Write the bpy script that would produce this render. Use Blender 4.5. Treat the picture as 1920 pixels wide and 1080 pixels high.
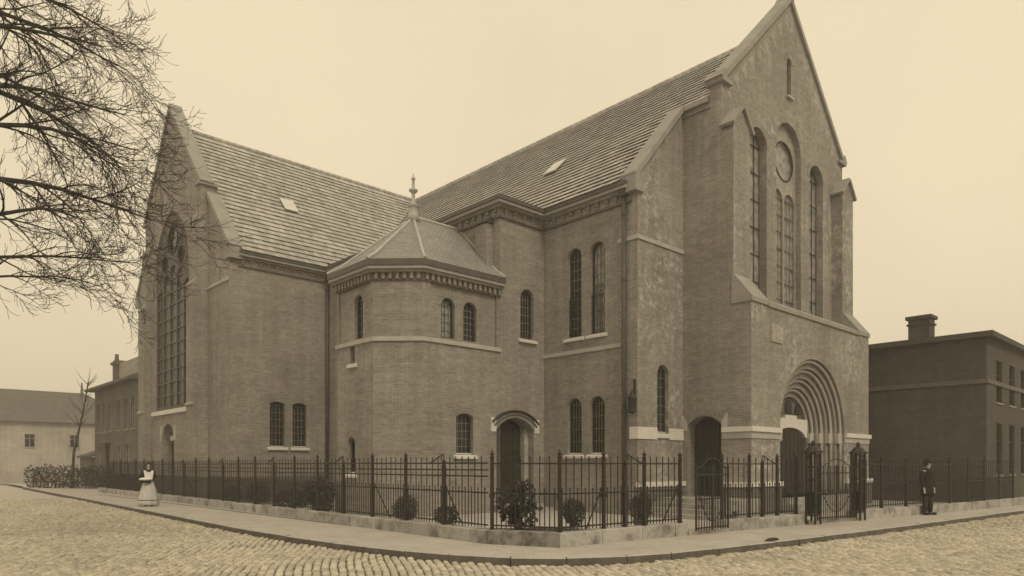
import bpy, bmesh, math, random
import numpy as np
from mathutils import Vector, Matrix
from mathutils.geometry import tessellate_polygon

for o in list(bpy.data.objects): bpy.data.objects.remove(o)
random.seed(7); rng = np.random.default_rng(7)
SC = bpy.context.scene
COL = SC.collection
R = math.radians

# ------------------------------------------------------------------ camera
cam = bpy.data.cameras.new('camera'); camo = bpy.data.objects.new('camera', cam); COL.objects.link(camo)
cam.sensor_width = 36; cam.lens = 36 * 1320 / 1920
cam.shift_y = (872 - 540) / 1920
cam.clip_start = .1; cam.clip_end = 2000
camo.location = (0, 0, 1.6)
camo.rotation_euler = (R(90), 0, -R(43.01))
SC.camera = camo

# ------------------------------------------------------------------ sky
TINT = (1.0, .84, .575)
w = bpy.data.worlds.new('World'); SC.world = w; w.use_nodes = True
nt = w.node_tree; nt.nodes.clear()
SUN_EL, SUN_AZ = R(46), math.atan2(-.25, -.95)      # azimuth of the sun, from +Y towards +X
sky = nt.nodes.new('ShaderNodeTexSky'); sky.sky_type = 'NISHITA'; sky.sun_disc = False
sky.sun_elevation = SUN_EL; sky.sun_rotation = SUN_AZ; sky.dust_density = 6; sky.air_density = 1.0
bw = nt.nodes.new('ShaderNodeRGBToBW'); nt.links.new(sky.outputs[0], bw.inputs[0])
# thick even overcast: the clear-sky gradient shows only faintly through the cloud
mr = nt.nodes.new('ShaderNodeMapRange'); mr.inputs['From Min'].default_value = 0; mr.inputs['From Max'].default_value = 30
mr.inputs['To Min'].default_value = 8.9; mr.inputs['To Max'].default_value = 9.5
nt.links.new(bw.outputs[0], mr.inputs['Value'])
tcw = nt.nodes.new('ShaderNodeTexCoord'); nz = nt.nodes.new('ShaderNodeTexNoise'); nz.inputs['Scale'].default_value = 2.2; nz.inputs['Detail'].default_value = 5
nt.links.new(tcw.outputs['Generated'], nz.inputs['Vector'])
cl = nt.nodes.new('ShaderNodeMapRange'); cl.inputs['From Min'].default_value = .3; cl.inputs['From Max'].default_value = .7; cl.inputs['To Min'].default_value = .95; cl.inputs['To Max'].default_value = 1.05
nt.links.new(nz.outputs['Fac'], cl.inputs['Value'])
mm = nt.nodes.new('ShaderNodeMath'); mm.operation = 'MULTIPLY'; nt.links.new(mr.outputs[0], mm.inputs[0]); nt.links.new(cl.outputs[0], mm.inputs[1])
mx = nt.nodes.new('ShaderNodeMix'); mx.data_type = 'RGBA'; mx.blend_type = 'MULTIPLY'; mx.inputs['Factor'].default_value = 1
nt.links.new(mm.outputs[0], mx.inputs[6]); mx.inputs[7].default_value = (*TINT, 1)
bg = nt.nodes.new('ShaderNodeBackground'); bg.inputs[1].default_value = .1
nt.links.new(mx.outputs[2], bg.inputs[0])
out = nt.nodes.new('ShaderNodeOutputWorld'); nt.links.new(bg.outputs[0], out.inputs[0])

# ------------------------------------------------------------------ sun (veiled)
sl = bpy.data.lights.new('sun', 'SUN'); sl.energy = 1.3; sl.angle = R(14); sl.color = (1, .85, .6)
so = bpy.data.objects.new('sun', sl); COL.objects.link(so)
sd = Vector((math.sin(SUN_AZ) * math.cos(SUN_EL), math.cos(SUN_AZ) * math.cos(SUN_EL), math.sin(SUN_EL)))
so.rotation_euler = (-sd).to_track_quat('-Z', 'Y').to_euler()
so.location = sd * 60

SC.view_settings.view_transform = 'Standard'; SC.view_settings.look = 'None'
SC.view_settings.exposure = 0; SC.view_settings.gamma = 1; SC.view_settings.use_curve_mapping = False

# ================================================================== materials
MATS = {}
def nmat(name, rough=.8, spec=.3):
    m = bpy.data.materials.new(name); m.use_nodes = True
    b = m.node_tree.nodes['Principled BSDF']
    b.inputs['Roughness'].default_value = rough; b.inputs['Specular IOR Level'].default_value = spec
    MATS[name] = m
    return m, m.node_tree, b
def N(nt, t, **kw):
    n = nt.nodes.new(t)
    for k, v in kw.items():
        if k.startswith('i_'): n.inputs[k[2:].replace('_', ' ')].default_value = v
        else: setattr(n, k, v)
    return n
def L(nt, a, b): nt.links.new(a, b)
def g3(v, warm=0.0): return (v * (1 + warm), v, v * (1 - warm), 1)
def mixc(nt, fac, a, b, mode='MIX'):
    n = N(nt, 'ShaderNodeMix', data_type='RGBA', blend_type=mode)
    for s, x in ((0, fac), (6, a), (7, b)):
        if hasattr(x, 'is_output') or hasattr(x, 'links'): L(nt, x, n.inputs[s])
        else: n.inputs[s].default_value = x
    return n.outputs[2]
def ramp(nt, src, p0, p1, c0=(0, 0, 0, 1), c1=(1, 1, 1, 1)):
    r = N(nt, 'ShaderNodeValToRGB'); e = r.color_ramp.elements
    e[0].position, e[0].color, e[1].position, e[1].color = p0, c0, p1, c1
    L(nt, src, r.inputs[0]); return r.outputs[0]
def noise(nt, scale, detail=4, rough=.55, vec=None, w=None):
    n = N(nt, 'ShaderNodeTexNoise'); n.inputs['Scale'].default_value = scale
    n.inputs['Detail'].default_value = detail; n.inputs['Roughness'].default_value = rough
    if vec is not None: L(nt, vec, n.inputs['Vector'])
    return n.outputs['Fac']
def bump(nt, b, h, strength=.3, dist=.01):
    n = N(nt, 'ShaderNodeBump'); n.inputs['Strength'].default_value = strength; n.inputs['Distance'].default_value = dist
    L(nt, h, n.inputs['Height']); L(nt, n.outputs[0], b.inputs['Normal'])

def brick_mat(name, c1=.232, c2=.308, mortar=.36, salt=0.0, bw_=.22, rh=.064, warm=.05):
    m, nt, b = nmat(name, .9, .15)
    uv = N(nt, 'ShaderNodeUVMap').outputs[0]; obj = N(nt, 'ShaderNodeTexCoord').outputs['Object']
    br = N(nt, 'ShaderNodeTexBrick', offset=.5)
    L(nt, uv, br.inputs['Vector'])
    for k, v in (('Scale', 1), ('Mortar Size', .007), ('Mortar Smooth', .15), ('Bias', 0), ('Brick Width', bw_), ('Row Height', rh)): br.inputs[k].default_value = v
    br.inputs['Color1'].default_value = g3(c1, warm); br.inputs['Color2'].default_value = g3(c2, warm); br.inputs['Mortar'].default_value = g3(mortar, warm)
    blot = ramp(nt, noise(nt, .55, 6, .62, obj), .3, .72, g3(.80), g3(1.14))
    c = mixc(nt, 1, br.outputs[0], blot, 'MULTIPLY')
    fine = ramp(nt, noise(nt, 7, 5, .7, obj), .25, .8, g3(.80), g3(1.2))
    c = mixc(nt, 1, c, fine, 'MULTIPLY')
    # rows of slightly different brick batches
    sx = N(nt, 'ShaderNodeMapping'); L(nt, uv, sx.inputs[0]); sx.inputs['Scale'].default_value = (.35, 2.6, 1)
    st = ramp(nt, noise(nt, 1.6, 3, .6, sx.outputs[0]), .35, .7, g3(.9), g3(1.06)); c = mixc(nt, 1, c, st, 'MULTIPLY')
    sk = N(nt, 'ShaderNodeMapping'); L(nt, uv, sk.inputs[0]); sk.inputs['Scale'].default_value = (3.2, .16, 1)
    sr = ramp(nt, noise(nt, 1.0, 5, .65, sk.outputs[0]), .38, .66, g3(.82), g3(1.05)); c = mixc(nt, .75, c, sr, 'MULTIPLY')
    if salt:
        n1 = noise(nt, 3.6, 10, .78, obj); n2 = noise(nt, .33, 2, .5, obj)
        k = N(nt, 'ShaderNodeMath', operation='MULTIPLY'); L(nt, ramp(nt, n1, .5, .62), k.inputs[0]); L(nt, ramp(nt, n2, .44, .58), k.inputs[1])
        k2 = N(nt, 'ShaderNodeMath', operation='MULTIPLY'); L(nt, k.outputs[0], k2.inputs[0]); k2.inputs[1].default_value = salt
        c = mixc(nt, k2.outputs[0], c, g3(.52))
    L(nt, c, b.inputs['Base Color'])
    bump(nt, b, br.outputs['Fac'], -.35, .006)
    return m
brick_mat('brick'); brick_mat('brick_front', salt=.8)
brick_mat('brick_plinth', .12, .17, .2); brick_mat('brick_pale', .30, .40, .42)
brick_mat('brick_house', .12, .165, .19, bw_=.22, rh=.066); brick_mat('brick_dark', .075, .105, .11); brick_mat('brick_render', .40, .46, .44)
brick_mat('arch_brick', .24, .31, .30, bw_=.075, rh=.22)

def plain(name, v, var=.15, scale=3., rough=.8, spec=.3, warm=0., bmp=0., fine=25., metallic=0.):
    m, nt, b = nmat(name, rough, spec)
    obj = N(nt, 'ShaderNodeTexCoord').outputs['Object']
    n1 = ramp(nt, noise(nt, scale, 5, .6, obj), .28, .74, g3(1 - var), g3(1 + var))
    n2 = ramp(nt, noise(nt, fine, 4, .6, obj), .25, .8, g3(1 - var * .5), g3(1 + var * .5))
    c = mixc(nt, 1, g3(v, warm), n1, 'MULTIPLY'); c = mixc(nt, 1, c, n2, 'MULTIPLY')
    L(nt, c, b.inputs['Base Color']); b.inputs['Metallic'].default_value = metallic
    if bmp: bump(nt, b, noise(nt, fine, 5, .65, obj), bmp, .01)
    return m
plain('stone', .43, .14, 2.2, .85, .2, .02, .15)
plain('stone_white', .64, .07, 3, .75, .25, .02)
plain('coping', .30, .16, 2.2, .85, .2, .02, .15)
plain('cornice_wood', .33, .12, 3, .6, .3, .02)
plain('gutter', .09, .2, 3, .5, .4, .03)
plain('lead', .42, .12, 2.5, .5, .4)
plain('zinc_dark', .07, .25, 2, .55, .4, .03)
plain('iron', .022, .3, 9, .55, .4, .06)
plain('door_wood', .03, .35, 5, .65, .3, .1)
plain('frame_paint', .16, .15, 4, .6, .3, .02)
plain('tracery_stone', .10, .15, 4, .7, .3, .03)
plain('frame_dark', .03, .2, 4, .55, .4, .05)
plain('lead_came', .17, .15, 4, .5, .4)
plain('soil', .055, .4, 3, .95, .1, .08, .8, 30)
plain('gravel', .42, .18, 1.5, .95, .1, .03, .5, 60)
plain('pot', .12, .2, 6, .8, .2, .1)
plain('skin', .42, .06, 6, .6, .3, .08); plain('hair', .02, .2, 20, .5, .3, .1)
plain('cloth_white', .74, .08, 9, .9, .1); plain('cloth_pale', .52, .12, 7, .9, .1); plain('cloth_dark', .025, .25, 9, .9, .1, .06); plain('cloth_trousers', .045, .2, 9, .9, .1, .06)
plain('house_trim', .30, .12, 3, .7, .2); plain('house_roof', .13, .2, 2, .8, .2, .04); plain('roof_dark', .10, .25, 2, .85, .2, .06)
plain('skylight', .6, .08, 3, .4, .5)

def stone_block(name, v, v2):        # weathered hard stone with dark damp blotches
    m, nt, b = nmat(name, .9, .2)
    tc = N(nt, 'ShaderNodeTexCoord').outputs['Object']; oi = N(nt, 'ShaderNodeObjectInfo').outputs['Random']
    geo = N(nt, 'ShaderNodeNewGeometry').outputs['Position']
    a = ramp(nt, noise(nt, 2.3, 7, .68, geo), .46, .66, g3(v, .02), g3(v2, .04))
    f = ramp(nt, noise(nt, 30, 4, .7, geo), .2, .8, g3(.82), g3(1.15))
    r = ramp(nt, oi, 0, 1, g3(.86), g3(1.1))
    c = mixc(nt, 1, mixc(nt, 1, a, f, 'MULTIPLY'), r, 'MULTIPLY'); L(nt, c, b.inputs['Base Color'])
    bump(nt, b, noise(nt, 22, 6, .7, geo), .5, .012)
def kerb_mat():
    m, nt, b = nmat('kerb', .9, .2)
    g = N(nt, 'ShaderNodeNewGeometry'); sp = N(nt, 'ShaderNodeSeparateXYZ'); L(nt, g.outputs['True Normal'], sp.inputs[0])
    n1 = noise(nt, 4, 6, .7, g.outputs['Position']); top = ramp(nt, n1, .3, .75, g3(.46, .02), g3(.34, .02)); shaded_dirty_face = ramp(nt, n1, .3, .75, g3(.16, .06), g3(.07, .06))  # upright kerb faces: shade painted into the colour along with dirt
    L(nt, mixc(nt, ramp(nt, sp.outputs['Z'], .45, .55), shaded_dirty_face, top), b.inputs['Base Color']); bump(nt, b, noise(nt, 25, 5, .7, g.outputs['Position']), .4, .01)
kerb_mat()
stone_block('coping_stone', .40, .17); stone_block('step_stone', .36, .2); stone_block('coping_stained', .30, .06)

def sett_mat():
    m, nt, b = nmat('sett', .85, .25)
    isl = N(nt, 'ShaderNodeNewGeometry'); oi = N(nt, 'ShaderNodeObjectInfo').outputs['Random']
    ad = N(nt, 'ShaderNodeMath', operation='ADD'); L(nt, isl.outputs['Random Per Island'], ad.inputs[0]); L(nt, oi, ad.inputs[1])
    fr = N(nt, 'ShaderNodeMath', operation='FRACT'); L(nt, ad.outputs[0], fr.inputs[0])
    c = ramp(nt, fr.outputs[0], 0, 1, (.38, .35, .30, 1), (.56, .52, .435, 1))
    p = isl.outputs['Position']
    c = mixc(nt, 1, c, ramp(nt, noise(nt, .45, 5, .65, p), .3, .7, g3(.84), g3(1.1)), 'MULTIPLY')
    c = mixc(nt, 1, c, ramp(nt, noise(nt, 35, 4, .7, p), .2, .8, g3(.86), g3(1.12)), 'MULTIPLY')
    L(nt, c, b.inputs['Base Color']); bump(nt, b, noise(nt, 30, 5, .7, p), .5, .01)
sett_mat()
def road_mat():
    m, nt, b = nmat('road_bed', .95, .1)
    p = N(nt, 'ShaderNodeNewGeometry').outputs['Position']
    c = ramp(nt, noise(nt, 4, 6, .7, p), .3, .75, g3(.10, .06), g3(.2, .06)); L(nt, c, b.inputs['Base Color'])
    bump(nt, b, noise(nt, 9, 4, .6, p), .6, .03)
road_mat()
plain('road_far', .43, .1, .8, .9, .15, .06, .4, 12)
def paving_mat():
    m, nt, b = nmat('pavement', .9, .15)
    p = N(nt, 'ShaderNodeNewGeometry').outputs['Position']
    br = N(nt, 'ShaderNodeTexBrick'); mp = N(nt, 'ShaderNodeMapping'); L(nt, p, mp.inputs[0]); mp.inputs['Rotation'].default_value = (0, 0, R(43)); L(nt, mp.outputs[0], br.inputs['Vector'])
    for k, v in (('Scale', 1), ('Mortar Size', .006), ('Mortar Smooth', .3), ('Bias', 0), ('Brick Width', .2), ('Row Height', .1)): br.inputs[k].default_value = v
    br.inputs['Color1'].default_value = g3(.40, .05); br.inputs['Color2'].default_value = g3(.47, .05); br.inputs['Mortar'].default_value = g3(.31, .05)
    c = mixc(nt, 1, br.outputs[0], ramp(nt, noise(nt, .8, 6, .65, p), .3, .72, g3(.86), g3(1.1)), 'MULTIPLY')
    c = mixc(nt, 1, c, ramp(nt, noise(nt, 18, 5, .7, p), .2, .8, g3(.9), g3(1.1)), 'MULTIPLY')
    L(nt, c, b.inputs['Base Color']); bump(nt, b, noise(nt, 25, 4, .7, p), .25, .01)
paving_mat()
def tile_mat():
    m, nt, b = nmat('roof_tile', .7, .3)
    geo = N(nt, 'ShaderNodeNewGeometry'); oi = N(nt, 'ShaderNodeObjectInfo').outputs['Random']
    ad = N(nt, 'ShaderNodeMath', operation='ADD'); L(nt, geo.outputs['Random Per Island'], ad.inputs[0]); L(nt, oi, ad.inputs[1])
    fr = N(nt, 'ShaderNodeMath', operation='FRACT'); L(nt, ad.outputs[0], fr.inputs[0])
    c = ramp(nt, fr.outputs[0], 0, 1, g3(.32, .02), g3(.47, .02))
    c = mixc(nt, 1, c, ramp(nt, noise(nt, .5, 6, .65, geo.outputs['Position']), .3, .72, g3(.82), g3(1.12)), 'MULTIPLY')
    c = mixc(nt, 1, c, ramp(nt, noise(nt, 12, 5, .7, geo.outputs['Position']), .2, .8, g3(.85), g3(1.15)), 'MULTIPLY')
    L(nt, c, b.inputs['Base Color']); bump(nt, b, noise(nt, 30, 4, .6, geo.outputs['Position']), .2, .01)
tile_mat()
def slate_mat():
    m, nt, b = nmat('slate', .55, .4)
    uv = N(nt, 'ShaderNodeUVMap').outputs[0]; obj = N(nt, 'ShaderNodeTexCoord').outputs['Object']
    br = N(nt, 'ShaderNodeTexBrick'); L(nt, uv, br.inputs['Vector'])
    for k, v in (('Scale', 1), ('Mortar Size', .008), ('Mortar Smooth', .1), ('Bias', 0), ('Brick Width', .17), ('Row Height', .105)): br.inputs[k].default_value = v
    br.inputs['Color1'].default_value = g3(.22); br.inputs['Color2'].default_value = g3(.29); br.inputs['Mortar'].default_value = g3(.12)
    c = mixc(nt, 1, br.outputs[0], ramp(nt, noise(nt, 1.2, 5, .6, obj), .3, .72, g3(.86), g3(1.1)), 'MULTIPLY')
    L(nt, c, b.inputs['Base Color']); bump(nt, b, br.outputs['Fac'], -.5, .01)
slate_mat()
def glass_mat(name, v, rough):
    m, nt, b = nmat(name, rough, .6)
    obj = N(nt, 'ShaderNodeTexCoord').outputs['Object']
    c = ramp(nt, noise(nt, 3.5, 4, .6, obj), .3, .7, g3(v * .5), g3(v * 1.6)); L(nt, c, b.inputs['Base Color'])
    bump(nt, b, noise(nt, 6, 3, .6, obj), .35, .02)
glass_mat('glass', .022, .12); glass_mat('glass_pale', .26, .35); glass_mat('glass_lead', .05, .2)
def leaf_mat(name, a, b_):
    m, nt, b = nmat(name, .6, .3)
    geo = N(nt, 'ShaderNodeNewGeometry')
    c = ramp(nt, geo.outputs['Random Per Island'], 0, 1, g3(a, .03), g3(b_, .03)); L(nt, c, b.inputs['Base Color'])
leaf_mat('leaf_dark', .022, .06); leaf_mat('leaf_mid', .035, .1); leaf_mat('leaf_hedge', .03, .075)
def bark_mat():
    m, nt, b = nmat('bark', .95, .1)
    p = N(nt, 'ShaderNodeNewGeometry').outputs['Position']
    c = ramp(nt, noise(nt, 9, 6, .7, p), .3, .7, g3(.03, .05), g3(.075, .05)); L(nt, c, b.inputs['Base Color'])
    bump(nt, b, noise(nt, 20, 5, .7, p), .6, .02)
bark_mat()
M = MATS

# ================================================================== helpers
def V(*a): return Vector(a)
def tag(o, label=None, cat=None, group=None, kind=None):
    if label: o['label'] = label
    if cat: o['category'] = cat
    if group: o['group'] = group
    if kind: o['kind'] = kind
    return o
def root(name, loc, label=None, cat=None, group=None):
    o = bpy.data.objects.new(name, None); COL.objects.link(o); o.location = loc; o.empty_display_size = .3
    return tag(o, label, cat, group)
def base_of(p):
    b = Vector((0, 0, 0))
    while p is not None:
        b += p.location; p = p.parent
    return b
def link(name, mesh, parent=None, loc=None, mat4=None):
    o = bpy.data.objects.new(name, mesh); COL.objects.link(o)
    if parent is not None: o.parent = parent
    b = base_of(parent)
    if mat4 is not None: o.matrix_basis = Matrix.Translation(-b) @ mat4
    elif loc is not None: o.location = Vector(loc) - b
    return o
class MB:
    def __init__(s): s.v = []; s.f = []
    def add(s, vs, fs):
        k = len(s.v); s.v.extend([tuple(p) for p in vs]); s.f.extend([tuple(i + k for i in f) for f in fs]); return s
    def hexa(s, p):      # 4 bottom (ccw from above), 4 top
        return s.add(p, [(3, 2, 1, 0), (4, 5, 6, 7), (0, 1, 5, 4), (1, 2, 6, 5), (2, 3, 7, 6), (3, 0, 4, 7)])
    def box(s, x0, x1, y0, y1, z0, z1):
        return s.hexa([(x0, y0, z0), (x1, y0, z0), (x1, y1, z0), (x0, y1, z0), (x0, y0, z1), (x1, y0, z1), (x1, y1, z1), (x0, y1, z1)])
    def beam(s, a, b, wx, wy=None, up=(0, 0, 1)):     # rectangular bar from a to b
        a, b = Vector(a), Vector(b); wy = wy or wx; d = (b - a).normalized(); u = Vector(up)
        if abs(d.dot(u)) > .98: u = Vector((1, 0, 0))
        x = d.cross(u).normalized(); y = x.cross(d).normalized()
        q = [(-1, -1), (1, -1), (1, 1), (-1, 1)]
        return s.hexa([a + x * i * wx / 2 + y * j * wy / 2 for i, j in q] + [b + x * i * wx / 2 + y * j * wy / 2 for i, j in q])
    def tube(s, pts, r, n=8, cap=True):
        pts = [Vector(p) for p in pts]; rs = r if isinstance(r, (list, tuple)) else [r] * len(pts)
        t0 = (pts[1] - pts[0]).normalized(); u = Vector((0, 0, 1)) if abs(t0.z) < .9 else Vector((1, 0, 0))
        x = t0.cross(u).normalized(); vs = []; k = len(pts)
        for i, p in enumerate(pts):
            t = (pts[min(i + 1, k - 1)] - pts[max(i - 1, 0)]).normalized()
            x = (x - t * x.dot(t)).normalized(); y = t.cross(x)
            for j in range(n):
                a = 2 * math.pi * j / n; vs.append(p + (x * math.cos(a) + y * math.sin(a)) * rs[i])
        fs = [(i * n + j, i * n + (j + 1) % n, (i + 1) * n + (j + 1) % n, (i + 1) * n + j) for i in range(k - 1) for j in range(n)]
        if cap: fs += [tuple(range(n - 1, -1, -1)), tuple((k - 1) * n + j for j in range(n))]
        return s.add(vs, fs)
    def lathe(s, c, prof, n=12, sx=1, sy=1, rot=0, fold=None):
        vs = []; k = len(prof)
        for (r, z) in prof:
            for j in range(n):
                a = 2 * math.pi * j / n; rr = r * (1 + (fold(a, z) if fold else 0))
                x, y = rr * math.cos(a) * sx, rr * math.sin(a) * sy
                vs.append((c[0] + x * math.cos(rot) - y * math.sin(rot), c[1] + x * math.sin(rot) + y * math.cos(rot), c[2] + z))
        fs = [(i * n + j, i * n + (j + 1) % n, (i + 1) * n + (j + 1) % n, (i + 1) * n + j) for i in range(k - 1) for j in range(n)]
        fs += [tuple(range(n - 1, -1, -1)), tuple((k - 1) * n + j for j in range(n))]
        return s.add(vs, fs)
    def mesh(s, name, mat, b=(0, 0, 0), smooth=False, uv=True):
        b = Vector(b); me = bpy.data.meshes.new(name)
        me.from_pydata([(p[0] - b.x, p[1] - b.y, p[2] - b.z) for p in s.v], [], s.f)
        me.materials.append(M[mat] if isinstance(mat, str) else mat)
        if uv:
            lay = me.uv_layers.new(name='UVMap').data
            for poly in me.polygons:
                n = poly.normal
                if abs(n.z) > .93: t, q = Vector((1, 0, 0)), Vector((0, 1, 0))
                else:
                    t = Vector((-n.y, n.x, 0)).normalized(); q = n.cross(t).normalized()
                    if q.z < 0: q = -q
                for li, vi in zip(poly.loop_indices, poly.vertices):
                    p = Vector(s.v[vi]); lay[li].uv = (p.dot(t), p.dot(q))
        if smooth:
            me.polygons.foreach_set('use_smooth', [True] * len(me.polygons))
        me.update(); return me
    def build(s, name, mat, parent=None, smooth=False, uv=True):
        me = s.mesh(name, mat, base_of(parent), smooth, uv)
        o = bpy.data.objects.new(name, me); COL.objects.link(o)
        if parent is not None: o.parent = parent
        return o
class FR:      # vertical wall frame: u to the viewer's right, z up, out towards the viewer
    def __init__(s, O, d): s.O = Vector((O[0], O[1], 0)); s.d = Vector((d[0], d[1], 0)).normalized(); s.n = Vector((s.d.y, -s.d.x, 0))
    def P(s, u, z, o=0.): return s.O + s.d * u + s.n * o + Vector((0, 0, z))
def FY(Y): return FR((0, Y), (1, 0))         # faces -Y, u = X
def FX(X): return FR((X, 0), (0, -1))        # faces -X, u = -Y
def tris(polys):
    flat = [p for pl in polys for p in pl]; res = []
    for a, b, c in tessellate_polygon([[Vector((p[0], p[1], 0)) for p in pl] for pl in polys]):
        ar = (flat[b][0] - flat[a][0]) * (flat[c][1] - flat[a][1]) - (flat[c][0] - flat[a][0]) * (flat[b][1] - flat[a][1])
        res.append((a, b, c) if ar > 0 else (a, c, b))
    return flat, res
def sheet(mb, fr, outline, holes=(), out=0., reveal=.3):
    flat, ts = tris([outline] + [h[0] if isinstance(h, tuple) else h for h in holes])
    mb.add([fr.P(u, z, out) for u, z in flat], ts)
    for h in holes:
        hp, rv = h if isinstance(h, tuple) else (h, reveal)
        n = len(hp); vs = [fr.P(u, z, out) for u, z in hp] + [fr.P(u, z, out - rv) for u, z in hp]
        mb.add(vs, [(i, (i + 1) % n, n + (i + 1) % n, n + i) for i in range(n)])
    return mb
def back_face(mb, fr, outline, out):
    flat, ts = tris([outline]); mb.add([fr.P(u, z, out) for u, z in flat], [(a, c, b) for a, b, c in ts])
def slab(mb, fr, outline, o0, o1):     # solid plate between out=o0 (back) and o1 (front)
    flat, ts = tris([outline]); n = len(outline)
    mb.add([fr.P(u, z, o1) for u, z in flat], ts); mb.add([fr.P(u, z, o0) for u, z in flat], [(a, c, b) for a, b, c in ts])
    mb.add([fr.P(u, z, o0) for u, z in outline] + [fr.P(u, z, o1) for u, z in outline], [(i, (i + 1) % n, n + (i + 1) % n, n + i) for i in range(n)])
    return mb
def prism_u(mb, fr, prof, u0, u1):     # profile of (out, z), swept along u
    n = len(prof); vs = [fr.P(u0, z, o) for o, z in prof] + [fr.P(u1, z, o) for o, z in prof]
    return mb.add(vs, [(i, (i + 1) % n, n + (i + 1) % n, n + i) for i in range(n)] + [tuple(range(n - 1, -1, -1)), tuple(range(n, 2 * n))])
def rake(mb, fr, a, b, th, o0, o1):    # sloping coping from (u,z) a to b
    a, b = Vector(a), Vector(b); d = (b - a).normalized(); q = Vector((-d.y, d.x)); q = q if q.y > 0 else -q
    pl = [a, b, b + q * th, a + q * th]
    if (pl[1] - pl[0]).cross(pl[2] - pl[0]) < 0: pl.reverse()
    return slab(mb, fr, [tuple(p) for p in pl], o0, o1)
def arch(uc, w, z0, zt, kind='round', rise=None, n=14):
    h = w / 2
    if kind == 'rect': return [(uc - h, z0), (uc + h, z0), (uc + h, zt), (uc - h, zt)]
    pts = [(uc - h, z0), (uc + h, z0)]
    if kind == 'round':
        zs = zt - h; pts += [(uc + h * math.cos(math.pi * i / n), zs + h * math.sin(math.pi * i / n)) for i in range(n + 1)]
    elif kind == 'seg':
        r_ = rise or .16 * w; RR = (h * h + r_ * r_) / (2 * r_); a0 = math.asin(h / RR); zc = zt - RR
        pts += [(uc + RR * math.sin(a0 * (1 - 2 * i / n)), zc + RR * math.cos(a0 * (1 - 2 * i / n))) for i in range(n + 1)]
    elif kind == 'pointed':
        RR = w * .64; cx = RR - h; top = math.sqrt(RR * RR - cx * cx); zs = zt - top; am = math.atan2(top, cx); m = n // 2
        pts += [(uc - cx + RR * math.cos(am * i / m), zs + RR * math.sin(am * i / m)) for i in range(m + 1)]
        pts += [(uc + cx - RR * math.cos(am * (m - i) / m), zs + RR * math.sin(am * (m - i) / m)) for i in range(1, m + 1)]
    return pts
def circle(uc, zc, r, n=20): return [(uc + r * math.cos(2 * math.pi * i / n), zc + r * math.sin(2 * math.pi * i / n)) for i in range(n)]
def span_at(poly, z):        # u extent of the outline at height z
    us = []
    for (u0, z0), (u1, z1) in zip(poly, poly[1:] + poly[:1]):
        if (z0 - z) * (z1 - z) <= 0 and z0 != z1: us.append(u0 + (u1 - u0) * (z - z0) / (z1 - z0))
    return (min(us), max(us)) if len(us) > 1 else None
def top_at(poly, u):
    zs = []
    for (u0, z0), (u1, z1) in zip(poly, poly[1:] + poly[:1]):
        if (u0 - u) * (u1 - u) <= 0 and u0 != u1: zs.append(z0 + (z1 - z0) * (u - u0) / (u1 - u0))
    return max(zs) if zs else None
def offset_poly(pts, d):     # open 2D polyline, offset to the right of travel
    res = []; n = len(pts)
    for i in range(n):
        a = Vector(pts[max(i - 1, 0)]); p = Vector(pts[i]); b = Vector(pts[min(i + 1, n - 1)])
        d1 = (p - a).normalized() if i > 0 else (b - p).normalized(); d2 = (b - p).normalized() if i < n - 1 else d1
        n1 = Vector((d1.y, -d1.x)); n2 = Vector((d2.y, -d2.x)); m = (n1 + n2).normalized(); res.append(p + m * d / max(.3, m.dot(n1)))
    return res
def run(mb, pts, o0, o1, z0, z1):      # box section along a polyline; o = offset to the right of travel
    A, B = offset_poly(pts, o0), offset_poly(pts, o1); n = len(pts)
    vs = [(p.x, p.y, z) for z in (z0, z1) for L_ in (A, B) for p in L_]
    q = lambda zi, li, i: zi * 2 * n + li * n + i
    fs = []
    for i in range(n - 1):
        fs += [(q(0, 1, i), q(0, 0, i), q(0, 0, i + 1), q(0, 1, i + 1)), (q(1, 0, i), q(1, 1, i), q(1, 1, i + 1), q(1, 0, i + 1)),
               (q(0, 1, i), q(0, 1, i + 1), q(1, 1, i + 1), q(1, 1, i)), (q(0, 0, i + 1), q(0, 0, i), q(1, 0, i), q(1, 0, i + 1))]
    fs += [(q(0, 0, 0), q(0, 1, 0), q(1, 1, 0), q(1, 0, 0)), (q(0, 1, n - 1), q(0, 0, n - 1), q(1, 0, n - 1), q(1, 1, n - 1))]
    return mb.add(vs, fs)

def voussoirs(mb, fr, poly, z_from, th=.21, bw_=.07, o0=-.05, o1=.012):
    pts = [p for p in poly[2:]]      # arch part, right springing to left springing
    seg = []; tot = 0
    for a, b in zip(pts, pts[1:]): l = math.dist(a, b); seg.append((tot, a, b, l)); tot += l
    n = max(5, int(tot / bw_))
    def at(s):
        for t0, a, b, l in seg:
            if s <= t0 + l + 1e-6:
                k = (s - t0) / l; d = Vector((b[0] - a[0], b[1] - a[1])).normalized(); return Vector((a[0] + (b[0] - a[0]) * k, a[1] + (b[1] - a[1]) * k)), Vector((d.y, -d.x))
    for i in range(n):
        s0, s1 = tot * i / n + .004, tot * (i + 1) / n - .004
        (p0, n0), (p1, n1) = at(s0), at(s1)
        slab(mb, fr, [tuple(p0 + n0 * .003), tuple(p0 + n0 * th), tuple(p1 + n1 * th), tuple(p1 + n1 * .003)], o0, o1 + .005 * random.random())
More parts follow.
